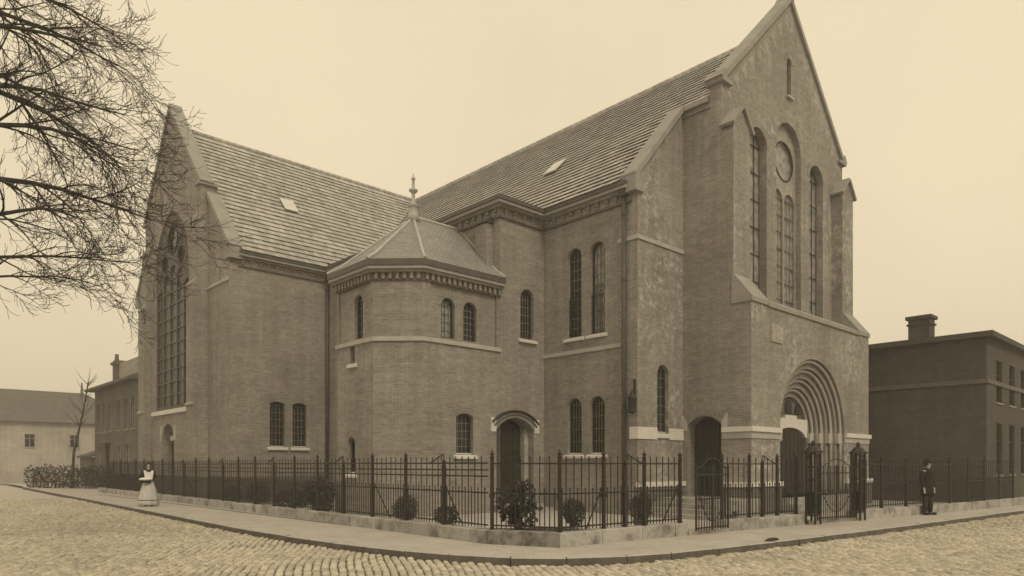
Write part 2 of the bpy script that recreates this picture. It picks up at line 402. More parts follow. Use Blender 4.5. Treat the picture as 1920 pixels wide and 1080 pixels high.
def window(parent, fr, poly_args, reveal=.22, nv=3, dz=.28, glass='glass', frame='frame_dark', bars='lead_came', sill=True, ring=True, sill_mat='stone_white', name='window', grille=0, bar_w=.018, sill_ext=.12):
    uc, w, z0, zt = poly_args[:4]; kind = poly_args[4] if len(poly_args) > 4 else 'round'
    poly = arch(uc, w, z0, zt, kind)
    mb = MB(); flat, ts = tris([poly]); mb.add([fr.P(u, z, -reveal) for u, z in flat], ts)
    win = mb.build(name, glass, parent)
    fw = .045; ip = arch(uc, w - 2 * fw, z0 + fw, zt - fw, kind)
    fb = MB(); n = len(poly); of, ob = -reveal + .07, -reveal
    fb.add([fr.P(*p, of) for p in poly] + [fr.P(*p, of) for p in ip] + [fr.P(*p, ob) for p in ip],
           [(i, (i + 1) % n, n + (i + 1) % n, n + i) for i in range(n)] + [(n + i, n + (i + 1) % n, 2 * n + (i + 1) % n, 2 * n + i) for i in range(n)])
    fb.build('frame', frame, win)
    bb = MB()
    for i in range(nv):
        u = uc - w / 2 + w * (i + 1) / (nv + 1); bb.beam(fr.P(u, z0 + fw, -reveal + .03), fr.P(u, top_at(poly, u) - fw, -reveal + .03), bar_w, .02, tuple(fr.n))
    z = z0 + dz
    while z < zt - .1:
        sp = span_at(poly, z)
        if sp: bb.beam(fr.P(sp[0] + .02, z, -reveal + .034), fr.P(sp[1] - .02, z, -reveal + .034), bar_w, .02)
        z += dz
    bb.build('glazing_bars', bars, win)
    if grille:
        gb = MB()
        for i in range(6):
            u = uc - w / 2 + w * (i + .5) / 6; gb.tube([fr.P(u, z0 + .04, -.06), fr.P(u, z0 + grille, -.06), fr.P(u + .05, z0 + grille + .09, -.045)], .010, 5)
        for zz in (z0 + .12, z0 + grille * .55, z0 + grille - .08): gb.beam(fr.P(uc - w / 2 - .02, zz, -.06), fr.P(uc + w / 2 + .02, zz, -.06), .02, .012)
        gb.build('grille', 'iron', win)
    if sill:
        sb = MB(); prism_u(sb, fr, [(-reveal + .03, z0 - .02), (-reveal + .03, z0 + .05), (.10, z0 - .07), (.10, z0 - .15), (.0, z0 - .15), (-.02, z0 - .12)][::-1], uc - w / 2 - sill_ext, uc + w / 2 + sill_ext)
        sb.build('sill', sill_mat, win)
    if ring:
        rb = MB(); voussoirs(rb, fr, poly, zt); rb.build('brick_arch', 'brick', win)
    return poly
def planked_door(parent, fr, uc, w, z0, zt, out, rise=.25, nplank=8, leaf2=True, name='door'):
    poly = arch(uc, w, z0, zt, 'seg', rise)
    mb = MB(); flat, ts = tris([poly]); mb.add([fr.P(u, z, out - .03) for u, z in flat], ts); d = mb.build(name, 'door_wood', parent)
    for i in range(nplank):
        u0, u1 = uc - w / 2 + w * i / nplank + .006, uc - w / 2 + w * (i + 1) / nplank - .006
        pb = MB(); t0, t1 = top_at(poly, u0 + .002), top_at(poly, u1 - .002)
        slab(pb, fr, [(u0, z0 + .01), (u1, z0 + .01), (u1, t1 - .01), (u0, t0 - .01)], out - .02, out + .012 * (i % 2) * .5 + .01); pb.build('plank', 'door_wood', d)
    for zz in (z0 + .35, z0 + (zt - z0) * .62):
        for sgn in (-1, 1): hb = MB(); hb.beam(fr.P(uc + sgn * w * .47, zz, out + .025), fr.P(uc + sgn * w * .1, zz, out + .025), .06, .012); hb.build('hinge', 'iron', d)
    kb = MB(); kb.lathe(fr.P(uc + .06, z0 + 1.02, out + .05), [(.005, -.03), (.03, -.02), (.035, 0), (.03, .02), (.005, .03)], 8); kb.build('handle', 'iron', d)
    return poly

# ================================================================== ground, road, pavement
def flat(name, pts, z, mat, kind='structure', parent=None):
    mb = MB(); f_, ts = tris([pts]); mb.add([(x, y, z) for x, y in f_], ts); o = mb.build(name, mat, parent)
    if kind and parent is None: o['kind'] = kind
    return o
flat('ground', [(-600, -600), (700, -600), (700, 700), (-600, 700)], -.156, 'road_far')
road = flat('road', [(-30, -30), (41, -30), (41, 43), (-30, 43)], -.15, 'road_bed')
KERB = [(9.6, 75), (8.5, 48), (7.56, 25.6), (7.2, 17.7), (7.2, 14.5), (7.45, 11.6), (7.83, 9.94), (8.35, 8.85), (9.2, 8.05), (10.5, 7.5), (12.2, 7.3), (14.7, 7.03), (18.7, 6.68), (25.14, 6.3), (64, 4.0)]
def chaikin(p, k=2):
    for _ in range(k):
        q = [p[0]]
        for a, b in zip(p, p[1:]): q += [(a[0] * .75 + b[0] * .25, a[1] * .75 + b[1] * .25), (a[0] * .25 + b[0] * .75, a[1] * .25 + b[1] * .75)]
        p = q + [p[-1]]
    return p
KS = chaikin(KERB)
pav = flat('pavement', KS + [(64, 80), (20, 80)], 0., 'pavement')
pav2 = flat('pavement', [(-14, 8), (.9, 8), (1.35, 16), (1.2, 90), (-14, 90)], 0., 'pavement')
class Path:
    def __init__(s, p): s.p = [Vector(q) for q in p]; s.s = [0]; [s.s.append(s.s[-1] + (b - a).length) for a, b in zip(s.p, s.p[1:])]; s.len = s.s[-1]
    def at(s, t):
        t = min(max(t, 0), s.len)
        for i in range(len(s.p) - 1):
            if t <= s.s[i + 1] + 1e-9: break
        d = (s.p[i + 1] - s.p[i]).normalized(); return s.p[i] + d * (t - s.s[i]), d
    def find(s, y=None, x=None):
        best = min(range(2001), key=lambda k: abs(s.at(s.len * k / 2000)[0].y - y) if y is not None else abs(s.at(s.len * k / 2000)[0].x - x)); return s.len * best / 2000
def stones(path, s0, s1, o0, o1, z0, z1, length, name, mat, parent, gap=.008, bev=.015):
    s = s0
    while s < s1 - .05:
        l = min(length * random.uniform(.85, 1.15), s1 - s)
        if s1 - s - l < .35: l = s1 - s
        (a, da), (b, db) = path.at(s + gap), path.at(s + l - gap)
        na, nb = Vector((da.y, -da.x)), Vector((db.y, -db.x)); j = random.uniform(-.006, .006); jz = random.uniform(-.005, .005)
        lo = [a + na * (o1 + j), b + nb * (o1 + j), b + nb * o0, a + na * o0]
        hi = [a + na * (o1 + j - bev) + da * .006, b + nb * (o1 + j - bev) - db * .006, b + nb * (o0 + bev), a + na * (o0 + bev)]
        zt = z1 + jz; mb = MB(); vs = [(*p, z0) for p in lo] + [(*p, zt - bev) for p in lo] + [(*p, zt) for p in hi]
        q = []
        for k in (0, 4):
            for i in range(4): q.append((k + i, k + (i + 1) % 4, k + 4 + (i + 1) % 4, k + 4 + i))
        mb.add(vs, [(3, 2, 1, 0), (8, 9, 10, 11)] + q)
        c = (lo[0] + lo[1] + lo[2] + lo[3]) / 4; me = mb.mesh(name, mat, (c.x, c.y, z0), uv=False); link(name, me, parent, (c.x, c.y, z0))
        s += l
KP = Path(KS)
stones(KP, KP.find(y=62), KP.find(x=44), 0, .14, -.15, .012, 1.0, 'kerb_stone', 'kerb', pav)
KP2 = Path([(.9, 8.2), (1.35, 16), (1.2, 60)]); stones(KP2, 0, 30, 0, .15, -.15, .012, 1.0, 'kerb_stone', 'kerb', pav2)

# setts: real stones, the 300 nearest as parts, the rest as one mass
def setts():
    fx, fy, rx, ry = .682, .7313, .7313, -.682
    pol = [Vector(p) for p in offset_poly(KS, .17)]
    def road_side(x, y):
        # inside the pavement block (right/behind the kerb line)?
        poly = [(p.x, p.y) for p in pol] + [(64, 80), (20, 80)]; c = False; j = len(poly) - 1
        for i in range(len(poly)):
            if (poly[i][1] > y) != (poly[j][1] > y) and x < (poly[j][0] - poly[i][0]) * (y - poly[i][1]) / (poly[j][1] - poly[i][1]) + poly[i][0]: c = not c
            j = i
        return not c
    P = []
    D, Nn = Vector((.5, .866)), Vector((.866, -.5)); q = -22.0; row = 0; ang = math.atan2(D.y, D.x)
    while q < 40:                              # courses laid askew to both streets
        rw = random.uniform(.125, .14); p = -12 + (row % 2) * .1 + random.uniform(-.03, .03)
        while p < 48:
            l = random.uniform(.18, .23); c = D * (p + l / 2) + Nn * (q + rw / 2 + .10 * math.sin(p * .45 + q * .23) + .05 * math.sin(p * 1.3 - q * .7) + random.gauss(0, .006)); t = c.x * fx + c.y * fy
            if 9 < t < 42 and c.y < 43 and c.x < 41:
                u = (c.x * rx + c.y * ry) / t
                if -.95 < u < .95 and c.x > 1.5 and road_side(c.x, c.y): P.append((t, c.x, c.y, l, rw))
            p += l
        q += rw; row += 1
    P.sort()
    def shape(l, w_, h=.0):
        a, b = l / 2 - .011, w_ / 2 - .010; c = .022
        r = lambda: random.uniform(-.006, .006)
        lo = [(-a + r(), -b + r()), (a + r(), -b + r()), (a + r(), b + r()), (-a + r(), b + r())]
        hi = [(x * (1 - c / a), y_ * (1 - c / b)) for x, y_ in lo]
        vs = [(x, y_, -.05) for x, y_ in lo] + [(x, y_, .002) for x, y_ in lo] + [(x, y_, .026 + random.uniform(-.004, .004)) for x, y_ in hi]
        fs = [(k + i, k + (i + 1) % 4, k + 4 + (i + 1) % 4, k + 4 + i) for k in (0, 4) for i in range(4)] + [(8, 9, 10, 11)]
        return vs, fs
    protos = []
    for k in range(14):
        vs, fs = shape(.205, .132); mb = MB().add(vs, fs); protos.append(mb.mesh('sett', 'sett', uv=False))
    for i, (t, x, y, l, rw) in enumerate(P[:300]):
        m = Matrix.Translation((x, y, -.13 + random.gauss(0, .006))) @ Matrix.Rotation(ang, 4, 'Z') @ Matrix.Rotation(random.gauss(0, .02), 4, 'X') @ Matrix.Rotation(random.gauss(0, .02), 4, 'Y') @ Matrix.Diagonal((l / .205, rw / .132, 1, 1))
        link('sett', protos[i % 14], road, mat4=m)
    allv = []; allf = []
    for i, (t, x, y, l, rw) in enumerate(P[300:]):
        vs, fs = shape(l, rw); dz = -.13 + random.gauss(0, .007); k = len(allv); sx, sy = random.gauss(0, .03), random.gauss(0, .03)
        ca, sa = D.x, D.y; allv += [(vx * ca - vy * sa + x, vx * sa + vy * ca + y, vz + dz + vx * sx + vy * sy) for vx, vy, vz in vs]; allf += [tuple(q + k for q in f) for f in fs]
    me = bpy.data.meshes.new('setts'); me.from_pydata(allv, [], allf); me.materials.append(M['sett'])
    link('setts', me, road)['kind'] = 'stuff'
setts()

# ================================================================== church
Xn, Yb, Yw, Xp, Yg, Yf, Yp, Xa = 17.97, 17.59, 13.48, 20.48, 12.03, 11.60, 10.99, 25.23
Xq, Xn2 = 2 * Xa - Xp, 2 * Xa - Xn
Xb, Yt, Yr, Xt, Xc, Yc = 15.86, 29.37, 35.8, 11.35, 11.05, 31.8
Yc2, Yt2 = 2 * Yr - Yc, 2 * Yr - Yt
Ze, Zr = 10.53, 17.84
church = root('church', (18, 14, 0), 'large brick church with steep tiled roofs, front gable, transept and polygonal corner turret', 'church')
CH = church
# --- nave side wall
fn = FX(Xn)
wn = [(-16.13, .63, 5.97, 9.0), (-15.12, .63, 5.97, 9.0), (-16.13, .63, 1.98, 3.88), (-15.12, .63, 1.98, 3.88)]
mb = MB(); sheet(mb, fn, [(-Yb, -.1), (-Yw, -.1), (-Yw, Ze), (-Yb, Ze)], [arch(*a) for a in wn], reveal=.24)
mb.build('nave_wall', 'brick', CH)
for i, a in enumerate(wn): window(CH, fn, a, reveal=.2, nv=4 if i > 1 else 3, dz=.33 if i < 2 else .42, glass='glass_pale' if i == 1 else 'glass', grille=1.35 if i < 2 else 0)
# --- left wing of the front
fw_ = FY(Yw)
ww = (19.32, .62, 2.66, 4.88)
wing_out = [(Xn, -.1), (Xp, -.1), (Xp, 13.64), (Xn, 10.75)]
mb = MB(); sheet(mb, fw_, wing_out, [arch(*ww)], reveal=.24); back_face(mb, fw_, [(Xn, 9), (Xp, 9), (Xp, 13.64), (Xn, 10.75)], -.42)
mb.add([(Xn, Yw, Ze), (Xn, Yw + .42, Ze), (Xn, Yw + .42, 10.75), (Xn, Yw, 10.75)], [(3, 2, 1, 0)])
mb.build('front_wing_wall', 'brick_front', CH)
window(CH, fw_, ww, reveal=.2, nv=2, dz=.3, sill=False, glass='glass_lead')
mb = MB(); rake(mb, fw_, (Xn - .12, 10.62), (Xp + .05, 13.64), .16, -.5, .09); mb.build('coping', 'coping', CH)
mb = MB(); prism_u(mb, fw_, [(-.5, 10.2), (.1, 10.2), (.1, 10.78), (-.5, 10.78)], Xn - .22, Xn + .22); mb.build('kneeler', 'coping', CH)
# --- return wall of the projecting front (faces the turret side)
fr_ = FX(Xp)
sd_uc, sd_w, sd_z0, sd_zt = -12.66, 1.26, .56, 3.22
ret = [(-Yw, -.1), (-Yp, -.1), (-Yp, 6.87), (-Yf, 7.65), (-Yf, 12.55), (-Yg, 12.55), (-Yg, 14.0), (-Yg - .42, 14.0), (-Yg - .42, 13.5), (-Yw, 13.5)]
mb = MB(); sheet(mb, fr_, ret, [arch(sd_uc, sd_w, sd_z0, sd_zt, 'seg', .3)], reveal=.5); mb.build('porch_return_wall', 'brick', CH)
mb = MB(); slab(mb, fr_, [(-Yw - .1, 13.5), (-Yg - .44, 13.5), (-Yg - .44, 13.66), (-Yw - .1, 13.66)], -.2, .12); mb.build('coping', 'coping', CH)
planked_door(CH, fr_, sd_uc, sd_w, sd_z0, sd_zt, -.45, .3)
mb = MB(); voussoirs(mb, fr_, arch(sd_uc, sd_w, sd_z0, sd_zt, 'seg', .3), 0, .24); mb.build('brick_arch', 'arch_brick', CH)
for s in (-1, 1):
    mb = MB(); u = sd_uc + s * (sd_w / 2 + .02); slab(mb, fr_, [(u, 2.75), (u + s * .2, 2.75), (u + s * .2, 3.3), (u, 3.05)][::s], -.06, .025); mb.build('springer_stone', 'stone', CH)
# --- front gable
fg = FY(Yg)
wg = [(22.9, 1.22, 7.1, 13.3), (25.2, 1.95, 7.1, 14.2), (27.5, 1.22, 7.1, 13.3)]
slit = (25.2, .34, 15.25, 16.6)
gab = [(Xp, 6.5), (Xq, 6.5), (Xq, 14.05), (Xa, 18.7), (Xp, 14.05)]
mb = MB(); sheet(mb, fg, gab, [arch(*a) for a in wg] + [arch(*slit)], reveal=.32); back_face(mb, fg, [(Xp, 11), (Xq, 11), (Xq, 14.05), (Xa, 18.7), (Xp, 14.05)], -.42)
mb.build('front_gable_wall', 'brick_front', CH)
mb = MB(); rake(mb, fg, (Xp - .06, 13.98), (Xa, 18.68), .17, -.5, .1); rake(mb, fg, (Xa, 18.68), (Xq + .06, 13.98), .17, -.5, .1)
slab(mb, fg, [(Xa - .2, 18.7), (Xa + .2, 18.7), (Xa, 19.0)], -.5, .1); mb.build('gable_coping', 'coping', CH)
for sx in (Xp, Xq):
    s = 1 if sx == Xp else -1; mb = MB()
    slab(mb, fg, sorted([(sx - s * .12, 14.0), (sx + s * .5, 14.0)]) + sorted([(sx + s * .5, 14.12), (sx - s * .12, 14.12)], reverse=True), -.52, .13)
    slab(mb, fg, [(sx - .22, 14.12), (sx + .22, 14.12), (sx, 14.42)], -.52, .13); mb.build('kneeler', 'coping', CH)
window(CH, fg, wg[0], reveal=.3, nv=2, dz=.95, glass='glass_pale', frame='frame_paint', bars='frame_dark', bar_w=.03, ring=True, sill=False)
window(CH, fg, wg[2], reveal=.3, nv=2, dz=.95, glass='glass_pale', frame='frame_paint', bars='frame_dark', bar_w=.03, ring=True, sill=False)
window(CH, fg, slit, reveal=.3, nv=0, dz=.5, ring=True, sill_ext=.06, sill_mat='stone')
def tracery(fr, uc, w, z0, zt, kind, lights, circ, reveal, glassmat, mat):
    poly = arch(uc, w, z0, zt, kind); mb = MB(); flat_, ts = tris([poly]); mb.add([fr.P(u, z, -reveal) for u, z in flat_], ts); win = mb.build('window', glassmat, CH)
    holes = [arch(*l) for l in lights] + [circle(*c) for c in circ]
    mb = MB(); sheet(mb, fr, arch(uc, w - .002, z0, zt - .001, kind), holes, out=-reveal + .09, reveal=.08); mb.build('tracery', mat, win)
    for l in lights:
        bb = MB(); z = l[2] + .55
        p = arch(*l)
        while z < l[3] - .1:
            sp = span_at(p, z); bb.beam(fr.P(sp[0], z, -reveal + .05), fr.P(sp[1], z, -reveal + .05), .035, .03); z += .62
        for k in (1, 2):
            u = l[0] - l[1] / 2 + l[1] * k / 3; bb.beam(fr.P(u, l[2], -reveal + .04), fr.P(u, top_at(p, u), -reveal + .04), .02, .02, tuple(fr.n))
        bb.build('glazing_bars', 'lead_came', win)
    for (a, b, r_) in circ:
        bb = MB(); pts = [fr.P(a + r_ * .93 * math.cos(t), b + r_ * .93 * math.sin(t), -reveal + .10) for t in np.linspace(0, 2 * math.pi, 25)]; bb.tube(pts, .03, 5, False)
        bb.build('oculus_ring', 'frame_dark', win)
    return win
tracery(fg, 25.2, 1.95, 7.1, 14.2, 'round', [(24.73, .84, 7.2, 11.75, 'round'), (25.67, .84, 7.2, 11.75, 'round')], [(25.2, 12.85, .76)], .30, 'glass_pale', 'brick_pale')
# --- buttresses either side of the gable with small saddle caps
for x0, x1 in ((Xp, Xp + 1.05), (Xq - 1.05, Xq)):
    mb = MB(); f2 = FY(Yf); xm = (x0 + x1) / 2
    slab(mb, f2, [(x0 + .002, 6.7), (x1, 6.7), (x1, 12.55), (xm, 13.15), (x0 + .002, 12.55)], -(Yg - Yf) + .0, 0); b_ = mb.build('buttress', 'brick_front', CH)
    cb = MB(); rake(cb, f2, (x0 - .1, 12.45), (xm, 13.15), .1, -(Yg - Yf), .1); rake(cb, f2, (xm, 13.15), (x1 + .1, 12.45), .1, -(Yg - Yf), .1); cb.build('cap', 'coping', b_)
# tumbled brick triangles following the gable rakes
for s in (-1, 1):
    for k in range(9):
        t0, t1 = (k + .15) / 9.3, (k + .95) / 9.3
        u0, z0 = Xa + s * (Xq - Xa) * t0, 18.45 - 4.62 * t0; u1, z1 = Xa + s * (Xq - Xa) * t1, 18.45 - 4.62 * t1
        tri = [(u0, z0 - .1), (u1, z1 - .1), (u0 + (u1 - u0) * .55 - s * .25, z1 - .42)]
        if (tri[1][0] - tri[0][0]) * (tri[2][1] - tri[0][1]) - (tri[2][0] - tri[0][0]) * (tri[1][1] - tri[0][1]) < 0: tri.reverse()
        mb = MB(); slab(mb, fg, tri, -.02, .006); mb.build('tumbled_brick_panel', 'brick_pale', CH)
# --- porch front with stepped round portal
fp = FY(Yp); PC, PR, PS = 25.0, 2.6, 2.76
NB = 36
def portal_poly(r, z0=.5): return [(PC - r, z0), (PC + r, z0)] + [(PC + r * math.cos(math.pi * i / NB), PS + r * math.sin(math.pi * i / NB)) for i in range(NB + 1)]
mb = MB(); sheet(mb, fp, [(Xp, -.1), (Xq, -.1), (Xq, 6.87), (Xp, 6.87)], [(portal_poly(PR), .22)])
mb.build('porch_wall', 'brick_front', CH)
steps_r = [2.6, 2.28, 1.96, 1.64, 1.34]; dep = [0, .22, .44, .66, .88]
for k in range(1, 5):
    mb = MB(); a, b = portal_poly(steps_r[k - 1]), portal_poly(steps_r[k]); n = len(a)
    mb.add([fp.P(*p, -dep[k]) for p in a] + [fp.P(*p, -dep[k]) for p in b], [(i, (i + 1) % n, n + (i + 1) % n, n + i) for i in range(1, n)])
    rv = .22 if k < 4 else .12
    mb.add([fp.P(*p, -dep[k]) for p in b] + [fp.P(*p, -dep[k] - rv) for p in b], [(i, (i + 1) % n, n + (i + 1) % n, n + i) for i in range(n)])
    od = mb.build('portal_order', 'arch_brick' if k < 3 else 'brick', CH)
    tb = MB(); rr = steps_r[k - 1] - .07
    tb.tube([fp.P(PC - rr, .55, -dep[k] + .08)] + [fp.P(PC - rr * math.cos(math.pi * i / 24), PS + rr * math.sin(math.pi * i / 24), -dep[k] + .08) for i in range(25)] + [fp.P(PC + rr, .55, -dep[k] + .08)], .06, 8); tb.build('roll_moulding', 'stone', od, smooth=True)
    for s in (-1, 1):
        kb = MB(); u = PC + s * (steps_r[k - 1] - .16); kb.box(*sorted((u - .17, u + .17)), Yp + dep[k] - .13, Yp + dep[k] + .02, 2.42, 2.8); kb.build('capital', 'stone', od)
mb = MB(); f_, ts = tris([portal_poly(1.34)]); mb.add([fp.P(u, z, -1.0) for u, z in f_], ts); ty = mb.build('tympanum', 'brick_plinth', CH)
mb = MB(); slab(mb, fp, [(PC - 1.33, 2.62), (PC - 1.2, 2.62)] + [(PC + 1.2 * math.sin(a), 2.55 + .42 * math.cos(a)) for a in np.linspace(-1.4, 1.4, 15)] + [(PC + 1.2, 2.62), (PC + 1.33, 2.62), (PC + 1.33, 3.3), (PC + .45, 3.3), (PC + .45, 3.42), (PC - .45, 3.42), (PC - .45, 3.3), (PC - 1.33, 3.3)], -.98, -.86); mb.build('lintel', 'stone_white', ty)
for k in range(3):
    mb = MB(); slab(mb, fp, arch(PC - .78 + k * .78, .46, 3.48, 3.85 if k != 1 else 4.0, 'round'), -.99, -.94); mb.build('tympanum_panel', 'door_wood', ty)
planked_door(CH, fp, PC, 2.36, .5, 2.93, -.93, .36, 14)
# weathered slope over the porch and the window sill
mb = MB(); prism_u(mb, fp, [(.06, 6.72), (.06, 6.86), (-.55, 7.2), (-1.02, 7.24), (-1.02, 6.72)][::-1], Xp + 1.06, Xq - 1.06); mb.build('weathering_course', 'coping', CH)
for x0, x1 in ((Xp - .03, Xp + 1.05), (Xq - 1.05, Xq + .03)):
    mb = MB(); prism_u(mb, fp, [(.05, 6.75), (.05, 6.9), (-.6, 7.72), (-.66, 7.72), (-.66, 6.75)][::-1], x0, x1); mb.build('buttress_offset', 'coping', CH)
mb = MB(); prism_u(mb, fg, [(0, 6.9), (.0, 7.1), (-.3, 7.12), (-.3, 6.9)], Xp + 1.06, Xq - 1.06); mb.build('window_sill', 'stone', CH)
slabs = MB(); slab(slabs, fp, [(21.75, 5.62), (22.55, 5.62), (22.55, 6.2), (21.75, 6.2)], -.01, .03); slabs.build('stone_panel', 'brick_pale', CH)
# --- bands and plinths on the front
def bandrun(name, pts, o1, z0, z1, mat, o0=-.04): mb = MB(); run(mb, pts, o0, o1, z0, z1); return mb.build(name, mat, CH)
bandrun('stone_band', [(Xn, 13.78), (Xn, Yw), (18.98, Yw)], .035, 2.43, 2.81, 'stone_white')
bandrun('stone_band', [(19.66, Yw), (Xp - .002, Yw)], .035, 2.43, 2.81, 'stone_white')
mb = MB(); prism_u(mb, fw_, [(-.2, 2.5), (-.2, 2.72), (.06, 2.6), (.06, 2.48)][::-1], 18.97, 19.67); mb.build('sill', 'stone_white', CH)
B_ = [(Xp, 11.98), (Xp, Yp), (22.38, Yp)]; C_ = [(27.62, Yp), (Xq, Yp), (Xq, 13.4)]
for pl in (B_, C_):
    bandrun('stone_band', pl, .03, 2.45, 2.66, 'stone'); bandrun('stone_band', pl, .09, 2.66, 2.82, 'stone_white')
    bandrun('plinth', pl, .09, -.1, .9, 'brick_plinth'); bandrun('plinth_stone', pl, .13, .9, 1.06, 'stone_white')
bandrun('plinth', [(Xn, 13.47), (Xn, Yw), (Xp - .002, Yw)], .09, -.1, .9, 'brick_plinth'); bandrun('plinth_stone', [(Xn, 13.47), (Xn, Yw), (Xp - .002, Yw)], .13, .9, 1.06, 'stone_white')
bandrun('stone_band', [(Xn, 14.25), (Xn, Yw), (Xp - .002, Yw)], .05, 8.72, 8.85, 'stone')
bandrun('stone_band', [(Xn, Yb - .002), (Xn, 14.05)], .05, 5.39, 5.52, 'stone')
bandrun('plinth', [(Xn, 15.9 + 1.68), (Xn, 13.6)], .06, -.1, .95, 'brick')
# right flank, hidden from the street corner but part of the building
mb = MB()
mb.add([(Xq, Yp, -.1), (Xq, Yw, -.1), (Xq, Yw, 6.87), (Xq, Yp, 6.87)], [(0, 1, 2, 3)]); mb.add([(Xq, Yg, 6.5), (Xq, Yw, 6.5), (Xq, Yw, 13.5), (Xq, Yg, 13.5)], [(0, 1, 2, 3)])
sheet(mb, fw_, [(Xq, -.1), (Xn2, -.1), (Xn2, 10.75), (Xq, 13.64)])
mb.add([(Xn2, Yw, -.1), (Xn2, 56, -.1), (Xn2, 56, Ze), (Xn2, Yw, Ze)], [(0, 1, 2, 3)])
mb.add([(Xn2, 56, -.1), (Xn, 56, -.1), (Xn, 56, Ze), (Xa, 56, Zr), (Xn2, 56, Ze)], [(0, 1, 2, 3, 4)])
mb.add([(Xn, 56, -.1), (Xn, Yt2, -.1), (Xn, Yt2, Ze), (Xn, 56, Ze)], [(0, 1, 2, 3)])
mb.build('rear_walls', 'brick', CH)
# --- block with the side door, and right face of the turret (one plane)
fb_ = FY(Yb)
pn = [(12.98, 5.56), (15.7, 5.56), (15.7, 7.3), (12.98, 7.3)]
bd = (16.58, 1.76, .28, 3.22)
lowwin = (14.33, .7, 1.95, 3.26, 'seg'); blkwin = (17.13, .64, 6.0, 7.72)
mb = MB(); sheet(mb, fb_, [(12.68, -.1), (Xn, -.1), (Xn, Ze), (Xb, Ze), (Xb, 7.75), (12.68, 7.75)],
                 [(pn, .07), (arch(*bd, 'seg', .42), .55), (arch(*lowwin), .24), (arch(*blkwin), .24)])
mb.build('block_wall', 'brick', CH)
tw = [(13.7, .55, 5.62, 6.88), (14.6, .56, 5.62, 6.88)]
mb = MB(); sheet(mb, fb_, pn, [arch(*a) for a in tw], out=-.07, reveal=.22); mb.build('recessed_panel', 'brick', CH)
fb2 = FY(Yb + .07)
window(CH, fb2, tw[0], reveal=.18, nv=3, dz=.26, sill=False, glass='glass_pale'); window(CH, fb2, tw[1], reveal=.18, nv=3, dz=.2, sill=False)
window(CH, fb_, lowwin, reveal=.2, nv=3, dz=.25, ring=True); window(CH, fb_, blkwin, reveal=.2, nv=4, dz=.28)
planked_door(CH, fb_, bd[0] - .1, 1.5, .28, 3.12, -.5, .34, 9, name='side_door')
mb = MB(); slab(mb, fb_, [(17.28, .28), (17.46, .28), (17.46, 2.75), (17.28, 2.9)], -.52, -.3); mb.build('door_jamb', 'brick_pale', CH)
pl_ = arch(*bd, 'seg', .42)
mb = MB(); voussoirs(mb, fb_, pl_, 0, .13, .07, -.1, .02); mb.build('brick_arch', 'brick', CH)
for rr, oo in ((.15, .07), (.27, .1)):
    mb = MB(); pts = []
    for u, z in pl_[2:]: pts.append(fb_.P(bd[0] + (u - bd[0]) * (1 + rr * .9), z + rr * .85, oo * .3))
    mb.tube(pts, .045, 6); mb.build('hood_mould', 'frame_dark' if rr > .2 else 'brick_plinth', CH)
for s in (-1, 1):
    mb = MB(); u = bd[0] + s * (bd[1] / 2 + .03); mb.box(*sorted((u, u + s * .22)), Yb - .03, Yb + .05, 2.72, 3.2); mb.build('springer_stone', 'stone_white', CH)
# --- block side face and pilaster
fx_ = FX(Xb)
mb = MB(); sheet(mb, fx_, [(-Yt, -.1), (-Yb, -.1), (-Yb, Ze), (-Yt, Ze)]); mb.build('aisle_wall', 'brick', CH)
mb = MB(); mb.box(Xb - .3, Xb, 17.95, 18.5, 7.3, 9.78); p_ = mb.build('pilaster', 'brick', CH)
mb = MB(); prism_u(mb, fx_, [(0, 9.8), (.36, 9.8), (.36, 9.86), (0, 10.05)], -18.55, -17.9); mb.build('cap', 'zinc_dark', p_)
# --- turret
TP = [(15.86, 21.95), (12.68, 21.95), (11.6, 20.87), (11.6, 18.67), (12.68, Yb), (15.86, Yb)]
ft = FX(11.6)
tl = (-19.62, .5, 5.6, 6.99); tl2 = (-19.95, .42, 1.35, 2.5); niche = (-19.9, .3, 4.86, 5.38, 'rect')
pnl = [(-20.78, 5.56), (-18.85, 5.56), (-18.85, 7.3), (-20.78, 7.3)]
mb = MB(); sheet(mb, ft, [(-20.87, -.1), (-18.67, -.1), (-18.67, 7.75), (-20.87, 7.75)], [(pnl, .06), (arch(*tl2), .24), (arch(*niche), .15)])
sheet(mb, ft, pnl, [arch(*tl)], out=-.06, reveal=.22)
fd = FR((11.6, 18.67), (1, -1)); wd = math.hypot(1.08, 1.08)
sheet(mb, fd, [(0, -.1), (wd, -.1), (wd, 7.75), (0, 7.75)])
mb.add([(12.68, 21.95, -.1), (11.6, 20.87, -.1), (11.6, 20.87, 7.75), (12.68, 21.95, 7.75), (15.86, 21.95, -.1), (15.86, 21.95, 7.75)], [(0, 1, 2, 3), (4, 0, 3, 5)])
mb.build('turret_wall', 'brick', CH)
ft2 = FX(11.66); window(CH, ft2, tl, reveal=.18, nv=2, dz=.25, sill=False); window(CH, ft, tl2, reveal=.2, nv=1, dz=.5)
mb = MB(); f_, ts = tris([arch(*niche)]); mb.add([ft.P(u, z, -.15) for u, z in f_], ts); nn = mb.build('niche', 'brick_plinth', CH)
mb = MB(); prism_u(mb, ft, [(-.15, 4.8), (-.15, 4.88), (.09, 4.8), (.09, 4.7), (0, 4.7)][::-1], -20.12, -19.6); mb.build('sill', 'stone_white', nn)
bandrun('stone_band', TP, .06, 5.4, 5.53, 'stone')
bandrun('plinth', TP[:5] + [(15.55, Yb)], .05, -.1, .9, 'brick')
bandrun('turret_gutter', TP[1:], .30, 7.66, 7.84, 'gutter', -.05); bandrun('turret_fascia', TP[1:], .26, 7.56, 7.66, 'cornice_wood')
